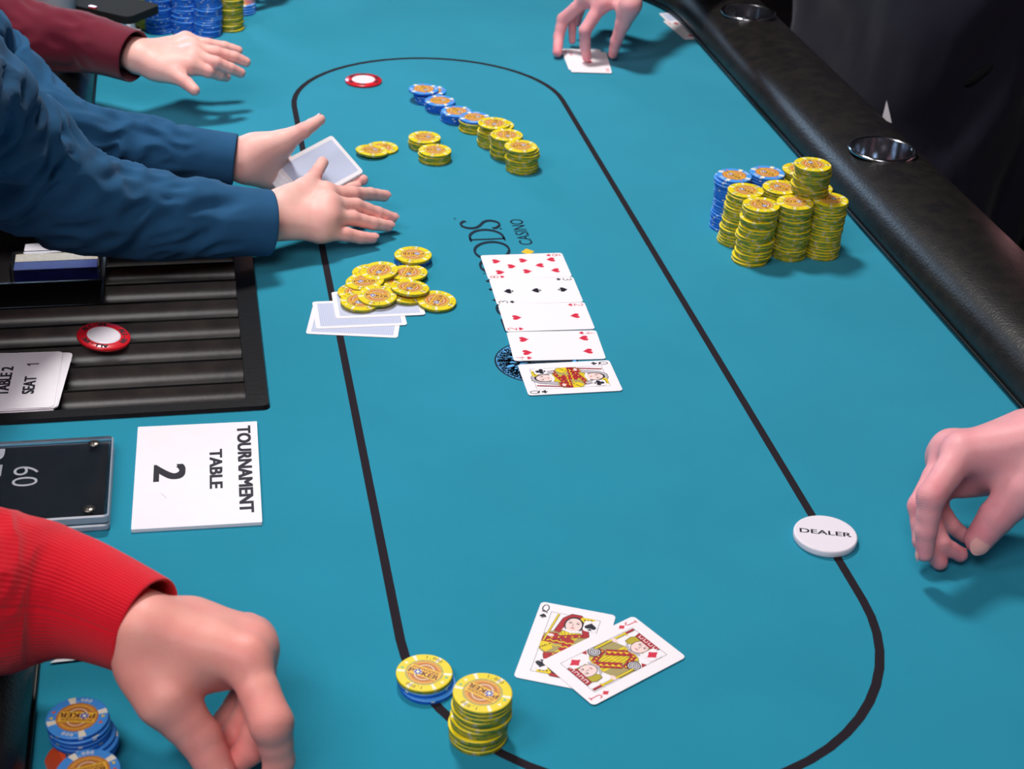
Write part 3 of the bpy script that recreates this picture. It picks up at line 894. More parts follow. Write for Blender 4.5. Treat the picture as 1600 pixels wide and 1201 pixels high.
def court(mb, rank, s, z0):
    W2, H2 = 18.6, 34.6
    for (a, b) in (((-W2, -H2), (W2, -H2)), ((W2, -H2), (W2, H2)), ((W2, H2), (-W2, H2)), ((-W2, H2), (-W2, -H2))):
        ribbon(mb, [a, b], 0.28, z0, BLK)
    L = [0]
    def P(pts, m):
        L[0] += 1
        z = z0 + 0.006 * L[0]
        for g in (1, -1):
            mb.poly([(g * max(-W2, min(W2, a)), g * max(0, min(H2, b))) if m is not None else (g * a, g * b) for a, b in pts], z, m)
    def R(pts, w, m):
        L[0] += 1
        z = z0 + 0.006 * L[0]
        for g in (1, -1):
            ribbon(mb, [(g * a, g * b) for a, b in pts], w, z, m)
    if rank == 'Q':
        sx = 1
        P([(-W2, 0), (W2, 0), (W2, 9), (11, 15), (4, 17), (-4, 17), (-11, 15), (-W2, 9)], CTAN)
        P([(-12, 0), (-3, 0), (-9, 12), (-17, 10)], CDRED)
        P([(-W2, 0), (-W2, 5), (-13, 12), (-9, 8), (-11, 0)], CDRED)
        P([(W2, 0), (W2, 8), (13, 11), (9, 6), (11, 0)], CYEL)
        for k in range(5):
            P([(11 + k * 1.5, 1 + k * 1.4), (12.6 + k * 1.5, 0.8 + k * 1.4), (12.2 + k * 1.4, 3.2 + k * 1.3)], BLK)
        P([(-9, 15), (9, 15), (3, 3), (-3, 3)], CYEL)
        for k in range(6):
            R([(-7 + k * 2.8, 14.6), (-2.5 + k * 1.0, 4)], 0.35, BLK)
        P([(-3, 0), (3, 0), (5, 6), (0, 9), (-5, 6)], CDRED)
        R([(-15, 4.5), (-5, 8), (5, 12), (14, 14)], 4.0, BLK)
        R([(-15, 4.5), (-5, 8), (5, 12), (14, 14)], 3.4, CDRED)
        for k in range(6):
            t = k / 5
            P(circ(-12 + 24 * t, 5.6 + 8 * t, 0.75, 8), CYEL)
        R([(-15 + k * 2.5, 1.6 + (k % 2) * 1.5) for k in range(13)], 1.1, CYEL)
        R([(-10, 13), (-8, 22), (-6.5, 29), (-2, 34.2), (3, 34.2), (8, 29), (9.5, 22), (12, 13)], 5.2, BLK)
        R([(-10, 13), (-8, 22), (-6.5, 29), (-2, 34.0), (3, 34.0), (8, 29), (9.5, 22), (12, 13)], 4.4, CGREY if s == 'c' else CDRED)
        P(circ(0.8, 24, 7.3, 18, 9.6), BLK)
        P(circ(0.6, 23.6, 6.0, 18, 8.2), CFACE)
        P([(-7, 16.5), (0, 14.2), (8, 16.5), (7, 18.6), (0, 16.4), (-6, 18.6)], CARDW)
        P([(4, 32), (9, 27), (13, 30), (15, 34.4), (5, 34.4)], CYEL)
        for k in range(3):
            P(circ(7.4 + k * 2.4, 31.6 + 0.4 * k, 0.8, 7), BLK)
        R([(-3.4, 25.6), (-1.0, 25.9)], 0.9, BLK)
        R([(2.2, 25.9), (4.6, 25.6)], 0.9, BLK)
        R([(-3.6, 27.2), (-0.8, 27.5)], 0.35, BLK)
        R([(2.0, 27.5), (4.8, 27.2)], 0.35, BLK)
        R([(0.4, 25.4), (-0.4, 22.6), (1.0, 22.2)], 0.35, BLK)
        R([(-0.8, 20.2), (1.8, 20.2)], 0.8, CDRED)
        R([(-17.2, 0.5), (-12.5, 33.5)], 1.7, BLK)
        R([(-17.2, 0.5), (-12.5, 33.5)], 1.2, CYEL if s == 's' else CDRED)
        P(circ(-13.4, 8, 2.6, 10, 1.8), CFACE)
        px_, py_ = (12.9, 25.6)
    else:
        P([(-W2, 0), (W2, 0), (W2, 8), (10, 15), (3, 17), (-4, 17), (-11, 14), (-W2, 10)], CTAN)
        P([(-7, 0), (7, 0), (11, 14), (2, 17), (-6, 15)], CYEL)
        for k in range(7):
            R([(-5 + k * 2.4, 0.5), (-3.5 + k * 1.9, 15)], 0.4, BLK)
        R([(-9, 0), (4, 16)], 6.6, BLK)
        R([(-9, 0), (4, 16)], 6.0, CDRED)
        for k in range(5):
            t = k / 4.5
            P([(-10 + 12 * t, 1 + 15 * t), (-6.4 + 12 * t, 1 + 15 * t), (-6.6 + 12 * t, 4.2 + 14 * t)], CYEL)
        R([(12, 0), (6, 14)], 4.6, BLK)
        R([(12, 0), (6, 14)], 4.0, CDRED)
        for k in range(5):
            P(circ(11.4 - k * 1.3, 1.5 + k * 2.9, 0.8, 8), CYEL)
        P(circ(14, 6.5, 5.2, 16), BLK)
        for rr in (3.9, 2.4, 1.1):
            R(circ(14, 6.5, rr, 14) + [(14 + rr, 6.5)], 0.6, CARDW)
        P([(W2, 10), (15, 13), (W2, 15)], CDRED)
        R([(-7, 18.5), (0, 15.0), (8, 18.0)], 2.0, CGREY)
        P([(-10.5, 20), (-11.5, 26), (-9, 31), (-3, 31), (-4, 22), (-7, 19)], BLK)
        P([(-10.1, 20.4), (-11.1, 26), (-8.8, 30.6), (-3, 30.6), (-4, 22), (-7, 19.4)], COLIVE)
        P([(6, 30), (8.6, 29), (9, 22), (7.2, 20)], COLIVE)
        P(circ(1.2, 24.2, 6.4, 16, 8.0), BLK)
        P(circ(1.2, 24.2, 5.9, 16, 7.5), CFACE)
        P([(-10, 29.4), (10.5, 28.6), (11.5, 34.5), (-11, 34.5)], BLK)
        P([(-9.7, 29.8), (10.1, 29.0), (11, 34.4), (-10.6, 34.4)], CDRED)
        for k in range(4):
            R([(-8 + k * 5.0, 33.6), (-8 + k * 5.0, 31.2), (-5 + k * 5.0, 31.0), (-5 + k * 5.0, 33.2)], 0.7, CARDW)
        R([(-1.8, 25.6), (0.4, 25.9)], 0.9, BLK)
        R([(3.2, 25.9), (5.2, 25.6)], 0.9, BLK)
        R([(-2.0, 27.0), (0.6, 27.4)], 0.35, BLK)
        R([(3.0, 27.4), (5.6, 27.0)], 0.35, BLK)
        R([(1.6, 25.2), (1.0, 22.8), (2.4, 22.4)], 0.35, BLK)
        R([(0.4, 20.4), (3.0, 20.4)], 0.8, CDRED)
        R([(-16.4, -4), (-16.4, 34)], 2.2, BLK)
        R([(-16.4, -4), (-16.4, 34)], 1.6, CYEL)
        R([(-16.4, 25.5), (-16.4, 34)], 1.7, CDRED)
        R([(-18.2, 25.5), (-13.5, 25.5)], 1.0, CYEL)
        P(circ(-15.0, 14, 2.8, 10, 1.9), CFACE)
        px_, py_ = (12.9, 25.6)
    L[0] += 1
    for g in (1, -1):
        mb.poly([(g * (px_ + a), g * (py_ + b)) for a, b in rrect(10.6, 12.4, 2.5, 3)], z0 + 0.006 * L[0], CARDW)
        suit(mb, s, g * px_, g * py_, 9.4, z0 + 0.006 * L[0] + 0.01, g == -1)
BACK = card_mesh()
TH_DEG = math.degrees(THETA)
def card(me, x, y, z, rz, label, rot=None, group=None):
    return link('playing_card', me, (x, y, z), rot or (0, 0, rz), None, label, 'playing card', group)
def oldxy(x, y):
    return ((_c * x + _s * y) / 1000 - 0.2995, (-_s * x + _c * y) / 1000)
GB = 'board cards dealt in a row'
for i, (rk, s, x, y, t, lab) in enumerate((
        ('8', 'h', 7.97, 1524.2, 11.04, 'eight of hearts lying face up at the far end of the board'),
        ('3', 's', 19.31, 1467.9, 10.49, 'three of spades lying face up between the eight and the two'),
        ('2', 'h', 30.31, 1411.3, 10.02, 'two of hearts lying face up in the middle of the board'),
        ('4', 'h', 40.22, 1353.1, 8.71, 'four of hearts lying face up beside the queen of clubs'),
        ('Q', 'c', 53.45, 1292.3, 11.53, 'queen of clubs lying face up at the near end of the board'))):
    X, Y = oldxy(x, y)
    card(card_mesh(rk, s), X, Y, 0.0004 + 0.0001 * i, math.radians(t - TH_DEG + 90), lab, group=GB)
X, Y = oldxy(49.05, 904.9)
card(card_mesh('Q', 's'), X, Y, 0.0004, math.radians(77.77 - TH_DEG - 90), 'queen of spades face up, partly covered by the jack of diamonds')
X, Y = oldxy(83.27, 891.5)
card(card_mesh('J', 'd'), X, Y, 0.0011, math.radians(39.91 - TH_DEG - 90), 'jack of diamonds face up on top of the queen of spades', rot=(0.0, 0.004, math.radians(39.91 - TH_DEG - 90)))
# three discards under the loose chips
for (a, b, z, lab) in (((478, 521.5), (621, 528), 0.0003, 'face-down card lowest of the three discards'),
                       ((494.4, 514), (636, 507.8), 0.0007, 'face-down card in the middle of the three discards'),
                       ((524.7, 497.8), (665, 491.8), 0.0011, 'face-down card with loose chips lying on it')):
    pa, pb = at(*a, z * 1000), at(*b, z * 1000)
    t = math.atan2(pb.y - pa.y, pb.x - pa.x)
    mid = (pa + pb) / 2
    card(BACK, mid.x - math.sin(t) * 0.0286, mid.y + math.cos(t) * 0.0286, z, t + math.pi / 2, lab, group='three discards')
# the player's cards at the far right
SMALL = card_mesh('4', 'd')
card(SMALL, 0.2445, 2.134, 0.0004, math.radians(-5), 'face-up card below another under the far player\'s fingers')
me_ace = card_mesh('A', 'h')
card(me_ace, 0.2478, 2.120, 0.0011, math.radians(-8.6), 'face-up card pinned under the far player\'s fingertips')
card(BACK, 0.4405, 2.296, 0.0006, 0, 'card tucked under the rail cushion, farther of the pair', rot=(0, 0, math.radians(3)))
card(SMALL, 0.4385, 2.258, 0.0011, 0, 'card tucked under the rail cushion, nearer of the pair', rot=(0, 0, math.radians(6)))
# deck held by the dealer
DK = Matrix.Rotation(math.radians(43.8), 3, 'Z') @ Matrix.Rotation(math.radians(34.2), 3, 'X') @ Matrix.Rotation(math.radians(-8.9), 3, 'Y')
DC = Vector((-0.1686, 1.6894, 0.0335))
ND = 32
for i in range(ND):
    k = ND - 1 - i           # 0 = top card
    off = DK @ Vector((rnd.uniform(-0.6, 0.6) * 0.001 - k * 0.00036, rnd.uniform(-0.6, 0.6) * 0.001 - k * 0.00016, -k * 0.00036))
    Rm = DK @ Matrix.Rotation(math.radians(90 + rnd.uniform(-0.8, 0.8)), 3, 'Z')
    card(BACK, 0, 0, 0, 0, 'top face-down card of the deck in the dealer\'s hands' if k == 0 else 'face-down card inside the deck in the dealer\'s hands', group='cards of the dealer\'s deck', rot=Rm.to_euler())
    COL.objects[-1].location = DC + off

# ------------------------------------------------------------------ buttons
def disc_mesh(name, r, h, m, bev=0.8, n=64):
    mb = MB()
    mb.lathe([(0.0, 0.0), (r - bev, 0), (r - bev * 0.3, bev * 0.3), (r, bev), (r, h - bev), (r - bev * 0.3, h - bev * 0.3), (r - bev, h)], n, m)
    mb.poly(circ(0, 0, r - bev, n), h, m)
    return mb
pa, pb = at(1253, 831, 6), at(1332, 839, 6)
pc = at(1290, 833, 6)
mb = disc_mesh('dealer_button', 25.6, 6.0, WHITEP, 1.2)
put_text(mb, 'DEALER', 0, 1.0, 6.0, 6.03, INK, 0, width=41, bold=0.045)
link('dealer_button', mb.mesh('dealer_button', 0.001), (pc.x, pc.y, 0.0002), (0, 0, math.atan2(pb.y - pa.y, pb.x - pa.x)), None, 'white round dealer button on the right side of the betting line', 'button')
def allin(loc, rz, label, tilt=(0, 0)):
    mb = MB()
    mb.lathe([(0, 0), (24.3, 0), (25.0, 0.8), (24.8, 2.4), (24.0, 3.3), (15.4, 3.4)], 64, REDP)
    mb.lathe([(15.6, 3.38), (15.2, 3.8), (14.0, 3.95)], 48, WHITEP)
    mb.poly(circ(0, 0, 14.0, 48), 3.95, WHITEP)
    mb2 = MB()
    for k in range(3):
        ring_text(mb, 'ALL-IN', 19.9, math.radians(90 + k * 120), 0.215, 5.4, 3.6, INK, bold=0.09, wide=0.95)
    o = link('all_in_button', mb.mesh('all_in_button', 0.001), loc, (tilt[0], tilt[1], rz), None, label, 'button', 'all-in buttons')
    return o
p = at(568, 124.5, 3)
allin((p.x, p.y, 0.0002), 0.4, 'red and white all-in button lying on the felt at the far end')

# ------------------------------------------------------------------ chip tray of the dealer
tray = thing('chip_tray', (-0.415, 1.46, 0), 'black plastic chip tray with long channels set into the table', 'tray')
TO = (-0.415, 1.46, 0)
mb = MB()
ox0, ox1, oy0, oy1 = -0.580, -0.2515, 1.2265, 1.695     # outer rim
ix1 = -0.272                                             # inner right edge
ix0, iy0, iy1 = -0.560, 1.2405, 1.678
o_, i_ = rrect(ox1 - ox0, oy1 - oy0, 0.006, 4, (ox0 + ox1) / 2, (oy0 + oy1) / 2), rrect(ix1 - ix0, iy1 - iy0, 0.003, 4, (ix0 + ix1) / 2, (iy0 + iy1) / 2)
n = len(o_)
zt = 0.004
v = [(p[0], p[1], 0.0006) for p in o_] + [(p[0] * 1 + (0.0012 if p[0] < -0.4 else -0.0012), p[1] + (0.0012 if p[1] < 1.4 else -0.0012), zt) for p in o_] + [(p[0], p[1], zt) for p in i_] + [(p[0], p[1], -0.026) for p in i_]
fs = []
for r in range(3):
    fs += [(r * n + i, r * n + (i + 1) % n, (r + 1) * n + (i + 1) % n, (r + 1) * n + i) for i in range(n)]
mb.add([(a[0] - TO[0], a[1] - TO[1], a[2]) for a in v], fs, TRAY)
link('rim', mb.mesh('rim'), parent=tray)
mb = MB()
mb.box(ix0 - TO[0], ix1 - TO[0], iy0 - TO[1], iy1 - TO[1], -0.030, -0.026, TRAY)
link('tray_floor', mb.mesh('tray_floor'), parent=tray)
rows = [1.2405, 1.276, 1.3195, 1.3605, 1.402, 1.4425, 1.483, 1.524, 1.565, 1.606, 1.647]
def channel(x0, x1, y0, y1):
    """one trough: half round bottom, thin wall at its far edge"""
    mb = MB()
    K = 14
    yc, rr = (y0 + y1) / 2, (y1 - y0) / 2 - 0.0006
    pts = [(yc - rr * math.cos(math.pi * k / K), 0.0005 - rr * 0.98 * math.sin(math.pi * k / K)) for k in range(K + 1)]
    v = [(x, y, z) for x in (x0, x1) for y, z in pts]
    mb.add([(a[0] - TO[0], a[1] - TO[1], a[2]) for a in v], [(k, k + 1, K + 2 + k, K + 1 + k)[::-1] for k in range(K)], TROUGH, True)
    for xe, rev in ((x0, False), (x1, True)):
        f = tuple(range(K + 1))
        mb.add([(xe - TO[0], y - TO[1], z) for y, z in pts], [f[::-1] if rev else f], TROUGH)
    mb.box(x0 - TO[0], x1 - TO[0], y1 - 0.0006 - TO[1], y1 + 0.0006 - TO[1], -0.02, 0.0022, TRAY)
    return link('channel', mb.mesh('channel'), parent=tray)
for a, b in zip(rows[:-1], rows[1:]):
    channel(ix0 if b < 1.45 else -0.402, ix1, a, b)
mb = MB()
mb.box(-0.405 - TO[0], -0.4025 - TO[0], 1.4425 - TO[1], 1.678 - TO[1], -0.026, 0.0035, TRAY)
mb.box(-0.56 - TO[0], -0.405 - TO[0], 1.492 - TO[1], 1.495 - TO[1], -0.026, 0.0035, TRAY)
link('divider', mb.mesh('divider'), parent=tray)
# all-in button lying in the channels, seat cards, card box, pen, papers
p = at(162, 529, 4)
allin((p.x, p.y, 0.0045), math.radians(35), 'red and white all-in button lying in the chip tray channels', (0.12, 0.10))
def seat_card(x, y, z, rz, label, printed):
    mb = MB()
    mb.prism(rrect(76, 100, 5, 4), 0, 0.5, WHITEC)
    if printed:
        put_text(mb, 'TABLE 2', -9, -1, 10.5, 0.53, INK, math.pi / 2 - math.pi / 2 + math.pi / 2, width=50, bold=0.08)
        put_text(mb, 'SEAT', 13, -10, 10.5, 0.53, INK, math.pi / 2, width=30, bold=0.08)
        ribbon(mb, [(7.6, 28), (18.3, 28)], 1.9, 0.53, INK)
        ribbon(mb, [(8.2, 28), (10.8, 25.0)], 1.5, 0.531, INK)
    return link('seat_card', mb.mesh('seat_card', 0.001), (x, y, z), (0, 0, rz), None, label, 'card', 'seat cards in the tray')
for i, (dx, dy, dr, lab) in enumerate(((0.004, -0.003, -0.10, 'bottom white seat card peeking out under the others in tray'), (0.006, 0.002, -0.06, 'white seat card second from the bottom in the chip tray'),
                                 (0.001, -0.0015, 0.03, 'white seat card just under the printed one in the tray'), (0, 0, 0, 'printed white card reading table 2 seat 1 in the tray'))):
    p0, p1, p2 = at(97, 558, 6), at(86, 624, 6), at(0, 637, 6)
    t = math.atan2(p1.y - p0.y, p1.x - p0.x) + math.pi / 2
    mid = (p0 + p1) / 2
    cx_ = mid.x - 0.038 * math.cos(t)
    cy_ = mid.y - 0.038 * math.sin(t)
    seat_card(cx_ + dx, cy_ + dy, 0.0028 + i * 0.0008, t + dr, lab, i == 3)
# clear box holding two packs
box = thing('card_box', (-0.451, 1.530, 0), 'clear plastic box of white and blue edged card packs in tray', 'box')
mb = MB()
mb.box(-0.041, 0.041, -0.018, 0.0, -0.024, 0.0085, BLUEBOX)
link('blue_pack', mb.mesh('blue_pack'), parent=box)
mb = MB()
mb.box(-0.041, 0.041, 0.001, 0.019, -0.024, 0.0085, CREAM)
link('white_pack', mb.mesh('white_pack'), parent=box)
mb = MB()
mb.prism(rrect(0.090, 0.046, 0.004, 4), -0.0255, -0.0245, CLEAR)
for pts in (rrect(0.090, 0.046, 0.004, 4),):
    inn = rrect(0.0865, 0.0425, 0.003, 4)
    n = len(pts)
    v = [(p[0], p[1], -0.0245) for p in pts] + [(p[0], p[1], 0.010) for p in pts] + [(p[0], p[1], 0.010) for p in inn] + [(p[0], p[1], -0.0245) for p in inn]
    mb.add(v, [(r * n + i, r * n + (i + 1) % n, (r + 1) * n + (i + 1) % n, (r + 1) * n + i) for r in range(3) for i in range(n)], CLEAR)
link('clear_case', mb.mesh('clear_case'), parent=box)
# pen in the upper right channel
pen = thing('pen', (-0.362, 1.541, -0.0155), 'dark blue pen with gold lettering lying in a tray channel', 'pen', rotz=math.radians(4))
mb = MB()
mb.lathe([(0.0, -0.045), (0.0015, -0.044), (0.0042, -0.034), (0.0046, -0.03), (0.0046, 0.038), (0.0036, 0.042), (0.0, 0.042)], 14, PEN)
me = mb.mesh('barrel')
link('barrel', me, (0, 0, 0), (0, math.pi / 2, 0), parent=pen)
mb = MB()
mb.box(-0.012, 0.03, -0.0014, 0.0014, 0.0049, 0.0062, GOLD)
link('clip', mb.mesh('clip'), parent=pen)
def paper(name, pts, z, label, th=0.0005, curl=0.0, cat='paper', m=WHITEC):
    P = [at(a, b, z) for a, b in pts]
    c = sum(P, Vector()) / len(P)
    mb = MB()
    n = len(P)
    v = [(q.x - c.x, q.y - c.y, 0) for q in P] + [(q.x - c.x, q.y - c.y, th + (curl if i == 0 else 0)) for i, q in enumerate(P)]
    mb.add(v, [tuple(range(n, 2 * n)), tuple(range(n))[::-1]] + [(i, (i + 1) % n, n + (i + 1) % n, n + i) for i in range(n)], m)
    return link(name, mb.mesh(name), (c.x, c.y, z / 1000), (0, 0, 0), None, label, cat)
paper('folded_slip', [(45, 403), (37, 397), (40, 383), (88, 379), (122, 392)], -8, 'folded white slip of paper beside the card box', 0.0012, 0.003)
paper('white_card', [(78, 1036), (100, 1022), (140, 1020), (150, 1028)], 1, 'white card mostly hidden under the red sleeve', 0.0004)

# ------------------------------------------------------------------ table signs
pa, pb = at(215.3, 667, 3), at(401.5, 659.3, 3)
X, Y = oldxy(-256.507, 1099.127)
rz = 0.190386 - THETA
mb = MB()
mb.prism(rrect(101.6, 152.4, 0.8, 2), 0, 3.0, WHITEC)
put_text(mb, 'TOURNAMENT', 39.5, 4.0, 11.5, 3.03, INK, -math.pi / 2, width=130, bold=0.10)
put_text(mb, 'TABLE', 15.5, 4.5, 10.5, 3.03, INK, -math.pi / 2, width=58, bold=0.10)
put_text(mb, '2', -22.0, 2.0, 26, 3.03, INK, -math.pi / 2, width=22, bold=0.085)
mb.poly([(-29, -28), (-28.5, -28), (-24, -35.5), (-24.6, -35.5)], 3.03, CGREY)
link('tournament_sign', mb.mesh('tournament_sign', 0.001), (X, Y, 0.0002), (0, 0, rz), None, 'white sign reading tournament table 2 lying on the felt', 'sign')
ACX, ACY = -0.4825, 1.118
acr = thing('acrylic_sign', (ACX, ACY, 0), 'clear acrylic block with black sign reading 60 and screws', 'sign', rotz=math.radians(-0.5))
AW, AH = 0.194, 0.118
mb = MB()
ACEDGE = mat('acrylic_edge_lit', (196, 206, 222), 0.25, 0.5, trans=0.35, ior=1.49)  # pale tint imitates light caught by the polished clear edges
def block(mb, w, h, z0, z1, m, b=0.0012):
    p0, p1 = rrect(w, h, 0.0035, 4), rrect(w - 2 * b, h - 2 * b, 0.003, 4)
    n = len(p0)
    v = [(p[0], p[1], z0) for p in p1] + [(p[0], p[1], z0 + b) for p in p0] + [(p[0], p[1], z1 - b) for p in p0] + [(p[0], p[1], z1) for p in p1]
    mb.add(v, [(r * n + i, r * n + (i + 1) % n, (r + 1) * n + (i + 1) % n, (r + 1) * n + i) for r in range(3) for i in range(n)], ACEDGE)
    mb.add(v, [tuple(range(3 * n, 4 * n)), tuple(range(n))[::-1]], m)
block(mb, AW, AH, 0.0072, 0.0150, CLEAR)
link('top_plate', mb.mesh('top_plate'), parent=acr)
mb = MB()
block(mb, AW, AH, 0.0003, 0.0062, CLEAR)
link('back_plate', mb.mesh('back_plate'), parent=acr)
mb = MB()
mb.prism(rrect(AW - 0.008, AH - 0.010, 0.001, 2), 0.0063, 0.0068, BLKP)
put_text(mb, '60', 0.0295, 0.0095, 0.0215, 0.00684, INKW, -math.pi / 2, width=0.029, bold=-0.01)
put_text(mb, 'RE', -0.0040, 0.032, 0.030, 0.00684, INKW, -math.pi / 2, width=0.040, bold=0.03)
link('sign_insert', mb.mesh('sign_insert'), parent=acr, label='black insert card with white lettering')
for sx in (-1, 1):
    for sy in (-1, 1):
        mb = MB()
        mb.lathe([(0.0, 0.0158), (0.002, 0.0157), (0.0045, 0.0152), (0.005, 0.0146), (0.003, 0.011), (0.0022, 0.002), (0.0, 0.002)][::-1], 20, SCREW)
        mb.box(-0.003, 0.003, -0.0005, 0.0005, 0.0157, 0.01595, INK)
        mb.box(-0.0005, 0.0005, -0.003, 0.003, 0.0157, 0.01595, INK)
        link('screw', mb.mesh('screw'), (sx * (AW / 2 - 0.0155), sy * (AH / 2 - 0.011), 0), parent=acr)

# ------------------------------------------------------------------ people: hands as smooth distance fields
def v3(p):
    return np.array((p.x, p.y, p.z), dtype=np.float32)
class Field:
    def __init__(s, prims, vox, pad=0.006):
        lo = np.min([np.minimum(a - ra, b - rb) for a, ra, b, rb in prims], 0) - pad
        hi = np.max([np.maximum(a + ra, b + rb) for a, ra, b, rb in prims], 0) + pad
        s.vox, s.lo = vox, lo
        s.n = np.ceil((hi - lo) / vox).astype(int) + 1
        s.ax = [lo[i] + vox * np.arange(s.n[i], dtype=np.float32) for i in range(3)]
    def new(s):
        return np.full(s.n, 0.05, dtype=np.float32)
    def cone(s, D, a, ra, b, rb, k):
        """smooth union of a tapered capsule into D"""
        m = k + 0.006
        lo, hi = np.minimum(a - ra, b - rb) - m, np.maximum(a + ra, b + rb) + m
        i0 = np.clip(((lo - s.lo) / s.vox).astype(int), 0, s.n)
        i1 = np.clip(((hi - s.lo) / s.vox).astype(int) + 2, 0, s.n)
        sl = tuple(slice(i0[i], i1[i]) for i in range(3))
        x = s.ax[0][sl[0]][:, None, None]
        y = s.ax[1][sl[1]][None, :, None]
        z = s.ax[2][sl[2]][None, None, :]
        d = b - a
        L = float(d @ d) + 1e-12
        t = np.clip(((x - a[0]) * d[0] + (y - a[1]) * d[1] + (z - a[2]) * d[2]) / L, 0, 1)
        dist = np.sqrt((x - a[0] - t * d[0]) ** 2 + (y - a[1] - t * d[1]) ** 2 + (z - a[2] - t * d[2]) ** 2) - (ra + (rb - ra) * t)
        D[sl] = smin(D[sl], dist, k)
def smin(a, b, k):
    if k <= 1e-6:
        return np.minimum(a, b)
    h = np.maximum(k - np.abs(a - b), 0) / k
    return np.minimum(a, b) - h * h * k * 0.25
def surface(D, lo, vox):
    """surface nets"""
    S = D < 0
    c = np.zeros(tuple(np.array(D.shape) - 1), np.int8)
    for i in (0, 1):
        for j in (0, 1):
            for k in (0, 1):
                c += S[i:S.shape[0] - 1 + i, j:S.shape[1] - 1 + j, k:S.shape[2] - 1 + k]
    act = (c > 0) & (c < 8)
    idx = np.argwhere(act)
    vid = np.full(act.shape, -1, np.int64)
    vid[tuple(idx.T)] = np.arange(len(idx))
    acc = np.zeros((len(idx), 3)); cnt = np.zeros(len(idx))
    corners = [(i, j, k) for i in (0, 1) for j in (0, 1) for k in (0, 1)]
    for a in corners:
        for ax in range(3):
            if a[ax]:
                continue
            b = list(a); b[ax] = 1
            da = D[idx[:, 0] + a[0], idx[:, 1] + a[1], idx[:, 2] + a[2]]
            db = D[idx[:, 0] + b[0], idx[:, 1] + b[1], idx[:, 2] + b[2]]
            cr = (da < 0) != (db < 0)
            t = np.where(cr, da / np.where(cr, da - db, 1), 0)
            p = np.tile(np.array(a, float), (len(idx), 1))
            p[:, ax] += t
            acc[cr] += p[cr]; cnt[cr] += 1
    V = (idx + acc / cnt[:, None]) * vox + lo
    F = []
    for ax in range(3):
        o1, o2 = [(1, 2), (2, 0), (0, 1)][ax]
        sl0 = [slice(None)] * 3; sl1 = [slice(None)] * 3
        sl0[ax] = slice(0, -1); sl1[ax] = slice(1, None)
        ch = S[tuple(sl0)] != S[tuple(sl1)]
        e = np.argwhere(ch)
        ok = (e[:, o1] > 0) & (e[:, o2] > 0) & (e[:, o1] < D.shape[o1] - 1) & (e[:, o2] < D.shape[o2] - 1)
        e = e[ok]
        ins = S[tuple(e.T)]
        def cell(d1, d2):
            q = e.copy(); q[:, o1] -= d1; q[:, o2] -= d2
            return vid[tuple(q.T)]
        quad = np.stack([cell(0, 0), cell(1, 0), cell(1, 1), cell(0, 1)], 1)
        quad[~ins] = quad[~ins][:, ::-1]
        F.append(quad)
    return V, np.concatenate(F)

def J(t):
    if t[0] == 'w':
        return np.array(t[1:4], dtype=np.float32), float(t[4])
    p = at(t[0], t[1], t[2])
    return v3(p), float(px2m(p, t[3]))
def nail_mesh(tip, base, r, dors, off):
    """curved plate on the back of a fingertip"""
    ax = Vector(tip - base).normalized()
    dr = (Vector(dors) - ax * Vector(dors).dot(ax)).normalized()
    sd = ax.cross(dr)
    c = Vector(tip) + ax * (r * 0.25)
    v, f = [], []
    U, W_ = 7, 7
    for i in range(U + 1):
        u = -1 + 2 * i / U
        for j in range(W_ + 1):
            w = -1 + 2 * j / W_
            uu, ww = u * math.sqrt(1 - w * w / 2), w * math.sqrt(1 - u * u / 2)
            a = ww * 0.70
            h = 1.0 - 0.10 * max(0, uu) ** 2 - 0.05 * max(0, -uu)
            p = c + ax * (uu * r * 0.74) + (sd * math.sin(a) + dr * math.cos(a)) * (r * h * 1.03 * (1 if uu < 0.2 else 1 - 0.16 * (uu - 0.2)))
            v.append((p.x, p.y, p.z))
    for i in range(U):
        for j in range(W_):
            q = i * (W_ + 1) + j
            f.append((q, q + 1, q + W_ + 2, q + W_ + 1))
    return v, f
